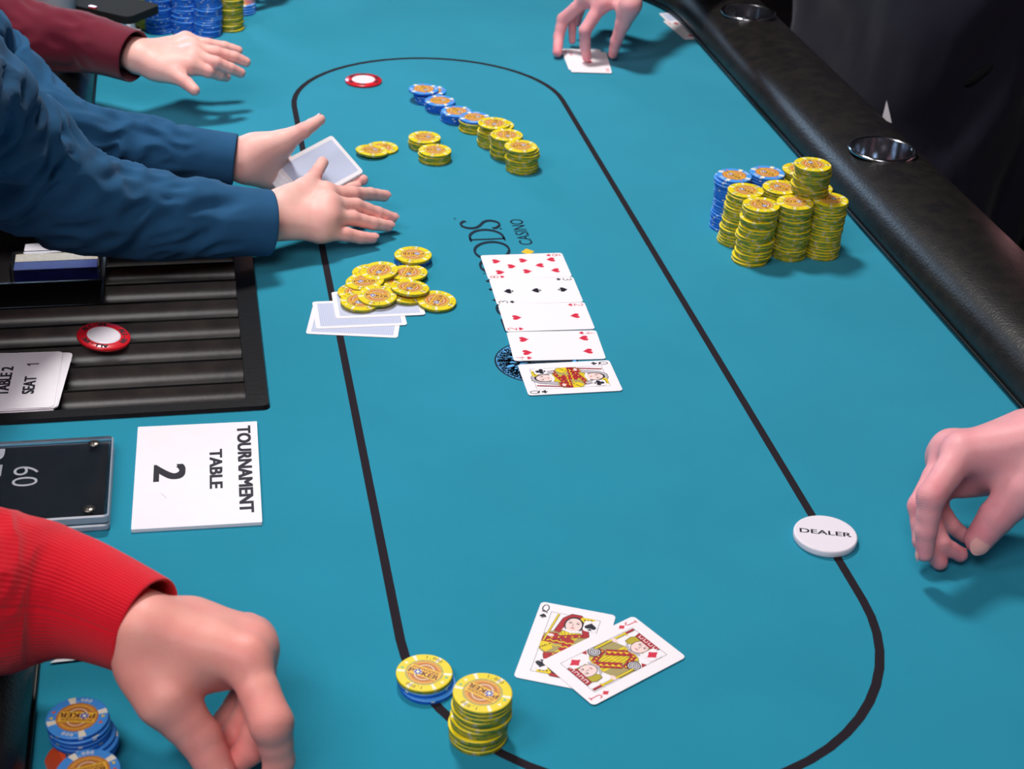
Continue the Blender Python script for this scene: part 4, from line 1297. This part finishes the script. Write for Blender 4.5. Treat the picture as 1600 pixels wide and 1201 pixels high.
def make_hand(parent, name, m, arm, mcp, fingers, thumb, vox=0.0016, dsign=1, thumb_dir=None, nails='imrpt', label=None, extra=()):
    arm_ = [J(t) for t in arm]                 # elbow side first, wrist last
    mc = [J(t) for t in mcp]                   # index .. little
    fg = [[J(t) for t in f] for f in fingers]
    th = [J(t) for t in thumb]
    W0, rw = arm_[-1]
    lat = mc[0][0] - mc[3][0]
    lat = lat / np.linalg.norm(lat)
    palm, fch = [], []
    for (a, ra), (b, rb) in zip(arm_[:-1], arm_[1:]):
        palm.append((a, ra * 0.86, b, rb * 0.80))
    wb = []
    for i in range(4):
        o = W0 + lat * rw * (0.52 - 0.35 * i)
        wb.append(o)
        palm.append((o, rw * 0.58, mc[i][0] * 0.96 + o * 0.04, mc[i][1] * 0.98))
    for i in range(3):
        palm.append((mc[i][0], mc[i][1] * 0.86, mc[i + 1][0], mc[i + 1][1] * 0.86))
    palm.append((W0 + lat * rw * 0.35, rw * 0.52, th[0][0], th[0][1] * 0.9))
    palm.append((th[0][0], th[0][1] * 0.92, th[1][0], th[1][1] * 0.95))
    palm.append((th[0][0] * 0.5 + th[1][0] * 0.5, th[1][1] * 0.72, mc[0][0] * 0.72 + W0 * 0.28, mc[0][1] * 0.72))
    for e0, e1 in extra:
        (a, ra), (b, rb) = J(e0), J(e1)
        palm.append((a, ra, b, rb))
    for i in range(4):
        ch = [mc[i]] + fg[i]
        segs = []
        for j, ((a, ra), (b, rb)) in enumerate(zip(ch[:-1], ch[1:])):
            mid = (a + b) / 2
            rm = (ra * 0.9 if j == 0 else ra * 0.95) * 0.5 + rb * 0.46
            segs += [(a, ra * (0.94 if j == 0 else 1.0), mid, rm), (mid, rm, b, rb)]
        fch.append(segs)
    segs = []
    for (a, ra), (b, rb) in zip(th[1:-1], th[2:]):
        mid = (a + b) / 2
        rm = (ra + rb) * 0.475
        segs += [(a, ra, mid, rm), (mid, rm, b, rb)]
    fch.append(segs)
    F = Field(palm + [q for c in fch for q in c], vox)
    D = F.new()
    for q in palm:
        F.cone(D, *q, 0.014)
    Ff = F.new()
    for c in fch:
        d1 = F.new()
        for q in c:
            F.cone(d1, *q, 0.0022)
        Ff = smin(Ff, d1, 0.0012)
    D = smin(D, Ff, 0.0065)
    pd = np.cross(lat, (mc[1][0] + mc[2][0]) / 2 - W0)
    pd = pd / np.linalg.norm(pd)
    sgn = (1.0 if pd[2] >= 0 else -1.0) * dsign
    nd = (pd * sgn).astype(np.float32)
    for i in range(4):
        r_ = mc[i][1]
        kn = mc[i][0] + nd * r_ * 0.36
        F.cone(D, kn, r_ * 0.70, kn, r_ * 0.70, 0.005)
        t0 = wb[i] * 0.55 + mc[i][0] * 0.45 + nd * r_ * 0.80
        t1_ = mc[i][0] + nd * r_ * 0.80
        F.cone(D, t0, r_ * 0.16, t1_, r_ * 0.24, 0.004)
    # keep skin above the felt
    zz = F.ax[2][None, None, :]
    D = np.maximum(D, (0.0004 - zz) + 0 * D)
    D[0], D[-1], D[:, 0], D[:, -1], D[:, :, 0], D[:, :, -1] = 1, 1, 1, 1, 1, 1
    V, Q = surface(D, F.lo, vox)
    # light relaxation
    nb_ = np.zeros_like(V); ct = np.zeros(len(V))
    E = np.concatenate([Q[:, [0, 1]], Q[:, [1, 2]], Q[:, [2, 3]], Q[:, [3, 0]]])
    for it in range(3):
        nb_[:] = 0; ct[:] = 0
        np.add.at(nb_, E[:, 0], V[E[:, 1]]); np.add.at(ct, E[:, 0], 1)
        np.add.at(nb_, E[:, 1], V[E[:, 0]]); np.add.at(ct, E[:, 1], 1)
        V = V * 0.5 + nb_ / ct[:, None] * 0.5
    # knuckle creases: fine grooves across the backs of the joints
    blush = np.zeros(len(V))
    for i in range(4):
        for j, (p, r) in enumerate([mc[i]] + fg[i]):
            d2 = ((V - p) ** 2).sum(1)
            blush += (0.18, 0.34, 0.2, 0.42)[j] * np.exp(-d2 / (2 * (r * 1.0) ** 2))
    for p, r in th[2:]:
        d2 = ((V - p) ** 2).sum(1)
        blush += 0.35 * np.exp(-d2 / (2 * r ** 2))
    cax, cw = np.zeros(len(V)), np.zeros(len(V))
    joints = []
    for i in range(4):
        ch_ = [mc[i]] + fg[i]
        joints += [(ch_[j][0], ch_[j][1], ch_[j + 1][0] - ch_[j - 1][0]) for j in (1, 2)]
    joints.append((th[2][0], th[2][1], th[3][0] - th[1][0]))
    for p, r, ax_ in joints:
        ax_ = ax_ / np.linalg.norm(ax_)
        dv = V - p
        w_ = np.exp(-(np.sqrt((dv ** 2).sum(1)) / (1.12 * r)) ** 6)
        sel = w_ > cw
        cax[sel] = (dv @ ax_)[sel]
        cw[sel] = w_[sel]
    off = parent.location
    me = bpy.data.meshes.new(name)
    me.vertices.add(len(V)); me.vertices.foreach_set('co', (V - np.array(off)).astype(np.float32).ravel())
    me.loops.add(len(Q) * 4); me.loops.foreach_set('vertex_index', Q.astype(np.int32).ravel())
    me.polygons.add(len(Q)); me.polygons.foreach_set('loop_start', np.arange(len(Q), dtype=np.int32) * 4)
    me.polygons.foreach_set('use_smooth', np.ones(len(Q), dtype=bool))
    at_ = me.attributes.new('blush', 'FLOAT', 'POINT')
    at_.data.foreach_set('value', blush.astype(np.float32))
    for nm_, arr_ in (('crease_axis', cax * 1000), ('crease_weight', cw)):
        q_ = me.attributes.new(nm_, 'FLOAT', 'POINT')
        q_.data.foreach_set('value', arr_.astype(np.float32))
    me.materials.append(m)
    me.update(calc_edges=True)
    me.validate()
    h = link(name, me, parent=parent, label=label)
    for i, key in enumerate('imrp'):
        if key in nails:
            (a, ra), (b, rb) = fg[i][1], fg[i][2]
            dz = np.cross(lat, b - a) * sgn
            v, f = nail_mesh(b, a, rb, dz, off)
            link('fingernail', raw_mesh('fingernail', v, f, NAIL, off), parent=h)
    if 't' in nails and thumb_dir is not None:
        (a, ra), (b, rb) = th[2], th[3]
        v, f = nail_mesh(b, a, rb, np.array(thumb_dir), off)
        link('thumbnail', raw_mesh('thumbnail', v, f, NAIL, off), parent=h)
    ln = lambda a, b: round(1000 * float(np.linalg.norm(a[0] - b[0])))
    print('HAND', name, [[ln(arm_[-1], mc[i])] + [ln(x, y) for x, y in zip([mc[i]] + fg[i][:-1], fg[i])] for i in range(4)], 'thumb', [ln(x, y) for x, y in zip(th[:-1], th[1:])],
          'r', [round(1000 * x[1], 1) for x in [arm_[-1]] + mc + fg[0] + th])
    return h

def tube(path, nu, nv, disp=None, flat=1.0, cap_in=0.0, closed_end=True):
    """cloth tube; path of (px, py, z mm, halfwidth px) from far end to the opening"""
    P = [J(t) for t in path]
    pts = smooth_poly([tuple(p) + (r,) for p, r in P], max(2, nu // (len(P) - 1)))
    C = [Vector(p[:3]) for p in pts]
    Rr = [p[3] for p in pts]
    n = len(C)
    v, f = [], []
    up = Vector((0, 0, 1))
    ls = [0.0]
    for i in range(1, n):
        ls.append(ls[-1] + (C[i] - C[i - 1]).length)
    for i in range(n):
        t = (C[min(n - 1, i + 1)] - C[max(0, i - 1)]).normalized()
        sd = t.cross(up).normalized()
        u2 = sd.cross(t)
        for k in range(nv):
            a = 2 * math.pi * k / nv
            dd = disp(ls[i], a, ls[-1]) if disp else 0
            r = Rr[i] * (1 + dd)
            p = C[i] + sd * (math.cos(a) * r) + u2 * (math.sin(a) * r * flat)
            if p.z < 0.0015:
                p.z = 0.0015
            v.append((p.x, p.y, p.z))
    for i in range(n - 1):
        for k in range(nv):
            f.append((i * nv + k, i * nv + (k + 1) % nv, (i + 1) * nv + (k + 1) % nv, (i + 1) * nv + k))
    if cap_in:
        # turn the hem inward
        t = (C[-1] - C[-2]).normalized()
        for j, (sc, back) in enumerate(((0.975, -0.0012), (0.945, 0.0), (0.93, 0.012), (0.90, cap_in))):
            for k in range(nv):
                b = Vector(v[(n - 1) * nv + k])
                q = C[-1] + (b - C[-1]) * sc - t * back
                v.append((q.x, q.y, max(q.z, 0.002)))
            for k in range(nv):
                f.append(((n - 1 + j) * nv + k, (n - 1 + j) * nv + (k + 1) % nv, (n + j) * nv + (k + 1) % nv, (n + j) * nv + k))
    if closed_end:
        f.append(tuple(range(nv))[::-1])
    return v, f
def folds(amp, freq, swirl, seed, quiet=0.05, ring=0.0, fine=0.0, cuff=0.0, seam=None):
    def d(s, a, L):
        e = min(1.0, max(0.0, (L - s - quiet * 0.5) / quiet)) if quiet else 1.0
        q = Vector((s * freq + swirl * math.sin(a + seed), math.cos(a) * 1.1 + seed, math.sin(a) * 1.1))
        r = noise.noise(q)
        r2 = 1 - abs(noise.noise(q * 1.7 + Vector((3, 1, 7)))) * 2.2
        out = amp * (0.6 * r + 0.55 * r2) * e
        if cuff and L - s < cuff:
            out += 0.035 - 0.03 * (1 if L - s > cuff - 0.004 else 0)
        if seam is not None and L - s > 0.003:
            out -= 0.022 * math.exp(-((a - seam) / 0.018) ** 2)
        if fine:
            out += fine * (abs(math.sin(a * 46)) - 0.5) * (1 - e)
        return out
    return d
def sleeve(parent, path, m, nu=70, nv=64, disp=None, flat=1.0, name='sleeve', label=None):
    v, f = tube(path, nu, nv, disp, flat, cap_in=0.03)
    me = raw_mesh(name, v, f, m, parent.location)
    return link(name, me, parent=parent, label=label)
CAMV = tuple(-CAM_FWD)
# --- player in red, near left
p = at(0, 930, 0)
pr = thing('person', (p.x - 0.1, p.y, 0), 'person in red knit sleeve resting a loosely curled hand on the felt', 'person')
make_hand(pr, 'hand', SKIN_A, [(120, 922, 92, 70), (226, 980, 90, 64)],
          [(386, 1032, 80, 36), (396, 1014, 74, 32), (394, 1002, 64, 30), (386, 992, 54, 28)],
          [[(424, 1130, 60, 35), (436, 1188, 32, 25), (424, 1236, 14, 21)],
           [(412, 1115, 48, 28), (390, 1172, 24, 24), (362, 1196, 14, 22)],
           [(398, 1096, 40, 26), (368, 1148, 20, 23), (346, 1170, 13, 21)],
           [(384, 1080, 32, 23), (356, 1122, 16, 20), (340, 1138, 11, 18)]],
          [(228, 1040, 74, 45), (260, 1092, 62, 45), (312, 1152, 38, 35), (341, 1208, 20, 28)], vox=0.0015, thumb_dir=(-0.1, -0.75, 0.8), nails='t',
          extra=[((256, 1008, 78, 54), (330, 1012, 76, 46)), ((290, 1048, 66, 36), (362, 1042, 64, 30)), ((300, 980, 74, 44), (380, 1008, 70, 36))])
sleeve(pr, [(-330, 880, 150, 175), (-200, 900, 120, 160), (-90, 918, 105, 140), (0, 925, 95, 127), (60, 925, 92, 112), (110, 932, 91, 98), (160, 948, 90, 88), (228, 978, 88, 80)], REDKNIT,
       nu=98, nv=368, disp=folds(0.15, 26, 0.5, 2.0, quiet=0.10, fine=0.016, seam=0.45))
# --- dealer in blue, two hands around the deck
p = at(-40, 260, 0)
pd_ = thing('person', (-0.78, 1.55, -0.02), 'dealer in blue shirt holding the deck between both hands', 'person')
make_hand(pd_, 'hand', SKIN_B, [(370, 345, 46, 36), (428, 341, 42, 33)],
          [(508, 303, 46, 17), (512, 321, 46, 17), (510, 341, 38, 16.5), (502, 361, 27, 16)],
          [[(551, 303, 38, 12), (578, 303, 28, 10.5), (600, 306, 20, 9.5)],
           [(556, 321, 38, 12), (590, 333, 24, 10.5), (613, 340, 16, 9)],
           [(551, 341, 30, 12), (583, 349, 20, 10.5), (606, 353, 13, 9.5)],
           [(541, 366, 20, 11.5), (563, 371, 14, 10), (582, 372, 11, 9)]],
          [(440, 317, 52, 20), (474, 293, 58, 14), (492, 274, 60, 11), (504, 254, 60, 9.5)], thumb_dir=(0.0, 0.3, 0.9), nails='imrp')
make_hand(pd_, 'hand', SKIN_B, [(310, 243, 60, 38), (385, 247, 54, 34)],
          [(462, 264, 20, 14), (458, 277, 15, 14), (450, 286, 13, 13), (440, 291, 12.5, 12.5)],
          [[(508, 284, 12, 11), (543, 285, 12, 10), (567, 281, 14, 9)],
           [(502, 294, 10, 11), (534, 296, 10, 10), (557, 291, 11, 9)],
           [(490, 300, 10, 11), (515, 306, 9, 9.5), (535, 305, 9, 9)],
           [(478, 300, 10, 10), (500, 308, 9, 9), (515, 309, 9, 8)]],
          [(402, 236, 62, 25), (440, 222, 72, 18), (474, 204, 84, 12.5), (500, 187, 90, 9)], thumb_dir=(-0.5, 0.5, 0.7), nails='t', dsign=-1,
          extra=[((385, 255, 48, 28), (425, 262, 34, 20)), ((415, 240, 56, 22), (445, 228, 64, 14))])
sleeve(pd_, [(-230, -70, 330, 95), (-120, 10, 240, 78), (-25, 88, 160, 60), (45, 156, 118, 50), (110, 208, 95, 46), (180, 218, 80, 44), (270, 236, 66, 41), (366, 249, 57, 39)], SHIRT, nu=98, nv=80, disp=folds(0.26, 21, 0.8, 4.0, quiet=0.05, cuff=0.062))
sleeve(pd_, [(-260, 40, 380, 150), (-150, 125, 290, 132), (-60, 195, 215, 116), (16, 246, 160, 100), (118, 312, 104, 79), (210, 329, 78, 68), (320, 343, 58, 56), (420, 348, 46, 50)], SHIRT, nu=98, nv=80, disp=folds(0.25, 19, 0.9, 9.0, quiet=0.05, cuff=0.062))
# --- player in maroon, far left
pm = thing('person', (-0.75, 2.05, -0.02), 'person in maroon sweater sweeping a flat hand over the felt', 'person')
make_hand(pm, 'hand', SKIN_B, [(150, 66, 84, 34), (216, 87, 80, 29)],
          [(296, 103, 72, 13), (302, 88, 78, 13), (299, 75, 80, 12.5), (291, 64, 78, 12)],
          [[(326, 112, 64, 10), (343, 117, 56, 9), (353, 120, 50, 8.2)],
           [(338, 98, 74, 10), (360, 107, 65, 9), (376, 114, 57, 8.2)],
           [(338, 82, 77, 10), (366, 89, 70, 9), (384, 97, 62, 8.2)],
           [(325, 69, 76, 9.3), (351, 73, 72, 8.3), (372, 79, 66, 7.6)]],
          [(243, 108, 70, 16), (273, 118, 65, 12), (292, 130, 60, 10.3), (304, 141, 56, 8.8)], thumb_dir=(0.2, -0.3, 0.9), nails='')
sleeve(pm, [(-190, -60, 200, 90), (-90, -12, 140, 72), (0, 38, 105, 54), (70, 58, 92, 48), (140, 68, 86, 44), (209, 88, 81, 41)], MAROON, nu=80, nv=64, disp=folds(0.12, 20, 0.4, 6.0, quiet=0.05))
# --- player on the right, bare forearm
pf = thing('person', (0.72, 1.25, -0.02), 'person with bare forearm and bent fingers beside the dealer button', 'person')
make_hand(pf, 'hand', SKIN_F, [('w', 0.95, 1.07, 0.32, 0.05), (2150, 500, 160, 100), (1900, 565, 130, 86), (1760, 625, 110, 74), (1650, 690, 94, 64)],
          [(1502, 708, 84, 29), (1486, 704, 72, 27), (1479, 714, 60, 25), (1480, 728, 49, 23)],
          [[(1455, 776, 70, 23), (1447, 830, 44, 17), (1445, 864, 26, 14.5)],
           [(1436, 790, 44, 18), (1441, 846, 22, 15), (1468, 878, 8, 13.5)],
           [(1452, 800, 36, 17), (1472, 850, 20, 14), (1500, 866, 11, 13)],
           [(1466, 790, 32, 15), (1488, 822, 20, 13), (1508, 838, 11, 12)]],
          [(1634, 736, 80, 44), (1596, 766, 66, 35), (1556, 808, 44, 28), (1530, 842, 26, 23)], vox=0.0016, thumb_dir=(-0.1, -0.9, 0.5), nails='it',
          extra=[((1610, 700, 86, 52), (1535, 712, 78, 34)), ((1580, 740, 66, 34), (1528, 738, 60, 26)), ((1600, 690, 80, 48), (1510, 712, 62, 30)), ((1560, 745, 50, 26), (1500, 760, 44, 18))])
pg = thing('person', (0.98, 1.66, -0.3), 'person at the right edge with a bare arm hanging behind the rail', 'person')
make_hand(pg, 'arm', SKIN_F, [('w', 0.93, 1.72, 0.27, 0.042), (1656, 190, 90, 32), (1640, 330, 10, 32), ('w', 0.735, 1.60, -0.10, 0.026)],
          [('w', 0.72, 1.575, -0.18, 0.011), ('w', 0.735, 1.565, -0.185, 0.011), ('w', 0.752, 1.56, -0.185, 0.011), ('w', 0.768, 1.56, -0.18, 0.010)],
          [[('w', 0.715, 1.56, -0.225, 0.009), ('w', 0.72, 1.57, -0.25, 0.008), ('w', 0.728, 1.585, -0.262, 0.007)],
           [('w', 0.732, 1.548, -0.232, 0.009), ('w', 0.737, 1.56, -0.258, 0.008), ('w', 0.744, 1.577, -0.268, 0.007)],
           [('w', 0.750, 1.543, -0.23, 0.009), ('w', 0.754, 1.555, -0.255, 0.008), ('w', 0.76, 1.572, -0.265, 0.007)],
           [('w', 0.768, 1.545, -0.22, 0.008), ('w', 0.771, 1.556, -0.24, 0.007), ('w', 0.776, 1.57, -0.248, 0.006)]],
          [('w', 0.725, 1.60, -0.13, 0.015), ('w', 0.712, 1.605, -0.165, 0.012), ('w', 0.708, 1.605, -0.195, 0.010), ('w', 0.71, 1.605, -0.215, 0.008)], vox=0.003, nails='')
# --- player in the dark jacket, far right
pj = thing('person', (0.86, 2.02, FZ), 'person in dark navy jacket pressing fingertips on a card', 'person')
make_hand(pj, 'hand', SKIN_F, [(1090, -100, 128, 34), (1005, -42, 112, 28)],
          [(940, 6, 84, 12.5), (920, -4, 86, 12.5), (922, -16, 80, 12), (935, -24, 72, 11)],
          [[(914, 48, 50, 10), (914, 72, 26, 8.5), (917, 90, 9, 7.5)],
           [(880, 30, 48, 10), (873, 57, 25, 8.5), (871, 82, 9, 7.8)],
           [(893, 20, 52, 8), (894, 45, 28, 6.5), (894, 64, 9, 5.6)],
           [(915, 0, 60, 8), (905, 20, 42, 7), (902, 36, 26, 6)]],
          [(985, 8, 92, 16), (973, 38, 62, 11), (963, 64, 36, 9.5), (958, 84, 12, 8)], thumb_dir=(0.2, -0.8, 0.5), nails='')
sleeve(pj, [(1560, -420, 420, 90), (1440, -330, 330, 80), (1300, -220, 220, 62), (1160, -130, 140, 46), (1040, -62, 118, 36)], NAVY, nu=70, nv=56, disp=folds(0.12, 16, 0.5, 3.0, quiet=0.05))
# jacket body: rings from hem to chest
from mathutils.bvhtree import BVHTree
def torso(rings, nv, disp, off):
    v, f = [], []
    P = smooth_poly(rings, 7)
    for i, (x, y, z, a, b) in enumerate(P):
        for k in range(nv):
            t = 2 * math.pi * k / nv
            d = 1 + disp(z, t)
            v.append((x + a * d * math.cos(t), y + b * d * math.sin(t), z))
    n = len(P)
    for i in range(n - 1):
        for k in range(nv):
            f.append((i * nv + k, i * nv + (k + 1) % nv, (i + 1) * nv + (k + 1) % nv, (i + 1) * nv + k))
    f.append(tuple(range(nv))[::-1])
    f.append(tuple((n - 1) * nv + k for k in range(nv)))
    return v, f
def tdisp(seed, amp, fq):
    def d(z, t):
        q = Vector((math.cos(t) * 1.6, math.sin(t) * 1.6, z * fq + seed + math.sin(t * 2) * 0.5))
        return amp * (noise.noise(q * 1.3) + 0.7 * (0.5 - abs(noise.noise(q * 2.4))))
    return d
v, f = torso([(0.78, 2.18, -0.26, 0.165, 0.27), (0.77, 2.18, -0.20, 0.172, 0.29), (0.765, 2.18, -0.05, 0.165, 0.29), (0.775, 2.19, 0.12, 0.160, 0.29), (0.79, 2.20, 0.30, 0.165, 0.30),
              (0.80, 2.20, 0.48, 0.15, 0.27), (0.81, 2.20, 0.57, 0.09, 0.15)], 96, tdisp(1.0, 0.10, 5.0), pj.location)
link('jacket', raw_mesh('jacket', v, f, NAVY, pj.location), parent=pj)
bvh = BVHTree.FromPolygons([Vector(a) for a in v], f)
def ray(px, py):
    d = (CAM_FWD + CAM_R * ((px - 800.0) / F_PX) + CAM_U * ((600.5 - py) / F_PX)).normalized()
    return bvh.ray_cast(CAM_P, d)
hit = ray(1530, 116)
if hit[0]:
    mb = MB()
    L_, nrm = hit[0], hit[1]
    t1 = (CAM_R * 0.75 + CAM_U * 0.62).normalized()
    t1 = (t1 - nrm * t1.dot(nrm)).normalized()
    t2 = nrm.cross(t1)
    vs, fs_ = [], []
    for i in range(9):
        for k in range(10):
            th_ = math.pi * i / 8
            ph = 2 * math.pi * k / 10
            q = L_ + t1 * (0.024 * math.cos(th_)) + t2 * (0.007 * math.sin(th_) * math.cos(ph)) + nrm * (0.003 * math.sin(th_) * math.sin(ph) + 0.001)
            vs.append(tuple(q))
    for i in range(8):
        for k in range(10):
            fs_.append((i * 10 + k, i * 10 + (k + 1) % 10, (i + 1) * 10 + (k + 1) % 10, (i + 1) * 10 + k))
    link('pocket_slit', raw_mesh('pocket_slit', vs, fs_, DARKBAG, pj.location), parent=pj)
for sy in (-0.09, 0.09):
    v, f = torso([(0.80, 2.10 + sy, FZ + 0.07, 0.07, 0.065), (0.79, 2.10 + sy, -0.55, 0.075, 0.075), (0.78, 2.10 + sy, -0.3, 0.09, 0.09), (0.78, 2.10 + sy, -0.22, 0.09, 0.09)], 28, tdisp(3.0, 0.06, 6.0), pj.location)
    link('trouser_leg', raw_mesh('trouser_leg', v, f, DARKBAG, pj.location), parent=pj)
    mb = MB()
    mb.prism(rrect(0.25, 0.095, 0.04, 6, 0.76 - 0.86, 2.10 + sy - 2.02), 0.0, 0.07, LEATHER)
    link('shoe', mb.mesh('shoe'), parent=pj)
p0 = at(1386, 172, 15)
mb = MB()
mb.add([(-0.005, 0.0, -0.012), (0.007, -0.006, -0.016), (-0.002, 0.002, 0.013), (-0.003, 0.004, -0.012), (0.008, -0.001, -0.016), (0.0, 0.006, 0.012)], [(0, 1, 2), (5, 4, 3), (0, 3, 4, 1), (1, 4, 5, 2), (2, 5, 3, 0)], WCLOTH)
link('shirt_hem', mb.mesh('shirt_hem'), Vector(p0) - pj.location, parent=pj, label='sliver of white shirt below the jacket')

# --- player at the top edge: one finger on the felt beside the far left chips
pq = thing('person', (-0.2, 2.72, -0.02), 'person at the top edge reaching a finger beside the far chips', 'person')
make_hand(pq, 'hand', SKIN_F, [(560, -200, 130, 34), (480, -130, 95, 28)],
          [(428, -66, 72, 12), (438, -78, 74, 12), (450, -86, 72, 12), (462, -92, 66, 11)],
          [[(402, -34, 48, 9), (392, -8, 24, 8), (389, 8, 9, 7.5)],
           [(412, -48, 52, 9), (400, -24, 28, 8), (396, -12, 10, 7.5)],
           [(424, -58, 52, 9), (412, -36, 28, 8), (406, -24, 10, 7.5)],
           [(440, -68, 46, 8), (428, -50, 26, 7), (420, -40, 10, 6.5)]],
          [(470, -100, 76, 15), (455, -70, 60, 12), (440, -48, 40, 10), (428, -34, 22, 8.5)], vox=0.002, nails='')
sleeve(pq, [(780, -420, 330, 70), (680, -310, 210, 52), (600, -230, 145, 42), (520, -165, 112, 36)], DARKBAG, nu=40, nv=40, disp=folds(0.1, 16, 0.5, 3.0))
stack((379, 4), (379, 20), 'bbbb', 'the low blue stack at the top edge', jit=0.8)

# ------------------------------------------------------------------ things at the far left rail
p = at(190, 14, 62)
ph = thing('phone', (p.x - 0.02, p.y + 0.03, 0.0), 'dark phone with a red key on the far left rail', 'phone', rotz=math.radians(-38))
mb = MB()
mb.prism(rrect(0.13, 0.07, 0.01, 5), 0.051, 0.062, PHONE)
link('case', mb.mesh('case'), parent=ph)
mb = MB()
mb.prism(rrect(0.012, 0.006, 0.002, 3, 0.0, -0.030), 0.062, 0.0645, REDP)
link('key', mb.mesh('key'), parent=ph)
p = at(86, 10, 60)
cp = thing('cup', (p.x, p.y, 0.0), 'white cup standing on the far left rail', 'cup')
mb = MB()
mb.lathe([(0.0, 0.050), (0.026, 0.050), (0.028, 0.052), (0.034, 0.13), (0.0355, 0.132), (0.034, 0.132), (0.027, 0.056), (0.0, 0.054)], 36, WHITEP)
link('cup_body', mb.mesh('cup_body'), parent=cp)
mb = MB()
mb.lathe([(0.036, 0.128), (0.037, 0.132), (0.035, 0.137), (0.0, 0.138)], 36, WHITEP)
link('lid', mb.mesh('lid'), parent=cp)
paper('white_card', [(196, 38), (206, 34), (222, 46), (214, 52)], 2, 'small white card between maroon sleeve and blue tower', 0.001)

# ------------------------------------------------------------------ chair behind the jacket
ch = thing('chair', (1.16, 2.42, FZ), 'dark upholstered chair behind the person in the navy jacket', 'chair', rotz=math.radians(-8))
mb = MB()
mb.prism(rrect(0.48, 0.50, 0.05, 6), 0.40, 0.47, CHAIRM)
link('seat', mb.mesh('seat'), parent=ch)
mb = MB()
pr_ = rrect(0.07, 0.48, 0.03, 5, 0.25, 0)
mb.prism(pr_, 0.50, 0.95, CHAIRM)
link('backrest', mb.mesh('backrest'), parent=ch)
for sx in (-0.2, 0.2):
    for sy in (-0.21, 0.21):
        mb = MB()
        mb.lathe([(0.0, 0.0), (0.014, 0.0), (0.016, 0.40), (0.0, 0.40)], 12, CHAIRL, cx=sx, cy=sy)
        link('leg', mb.mesh('leg'), parent=ch)
for sy in (-0.2, 0.2):
    mb = MB()
    mb.box(0.20, 0.27, sy - 0.015, sy + 0.015, 0.40, 0.60, CHAIRL)
    link('back_post', mb.mesh('back_post'), parent=ch)

# ------------------------------------------------------------------ clothed bodies of the people seated around the table
def body(parent, name, m, x, y, wx, wy, z1, seed, arm=None):
    v, f = torso([(x, y, -0.34, wx * 0.95, wy * 0.95), (x, y, -0.25, wx * 1.05, wy * 1.05), (x, y, -0.05, wx, wy), (x, y, 0.15, wx * 1.0, wy * 1.02),
                  (x, y, z1 - 0.14, wx * 0.98, wy * 1.08), (x, y, z1 - 0.04, wx * 0.75, wy * 0.85), (x, y, z1, wx * 0.4, wy * 0.4)], 56, tdisp(seed, 0.08, 6.0), parent.location)
    link(name, raw_mesh(name, v, f, m, parent.location), parent=parent)
    for sy in (-0.09, 0.09):
        v, f = torso([(x, y + sy, FZ + 0.01, 0.06, 0.06), (x, y + sy, -0.5, 0.065, 0.065), (x, y + sy, -0.32, 0.08, 0.08), (x, y + sy, -0.27, 0.08, 0.08)], 24, tdisp(seed + 2, 0.05, 6.0), parent.location)
        link('trouser_leg', raw_mesh('trouser_leg', v, f, DARKBAG, parent.location), parent=parent)
GREYTEE = cloth('grey_tee', (70, 66, 78))
OLIVETEE = cloth('dark_tee', (36, 38, 44))
body(pd_, 'shirt', SHIRT, -0.75, 1.33, 0.13, 0.19, 0.52, 11.0)
body(pr, 'sweater', REDKNIT, -0.72, 0.86, 0.13, 0.19, 0.50, 13.0)
body(pm, 'sweater', MAROON, -0.80, 1.97, 0.13, 0.19, 0.50, 15.0)
body(pg, 'tee_shirt', GREYTEE, 1.00, 1.66, 0.12, 0.17, 0.42, 17.0)
body(pf, 'tee_shirt', OLIVETEE, 1.02, 1.07, 0.13, 0.18, 0.46, 19.0)
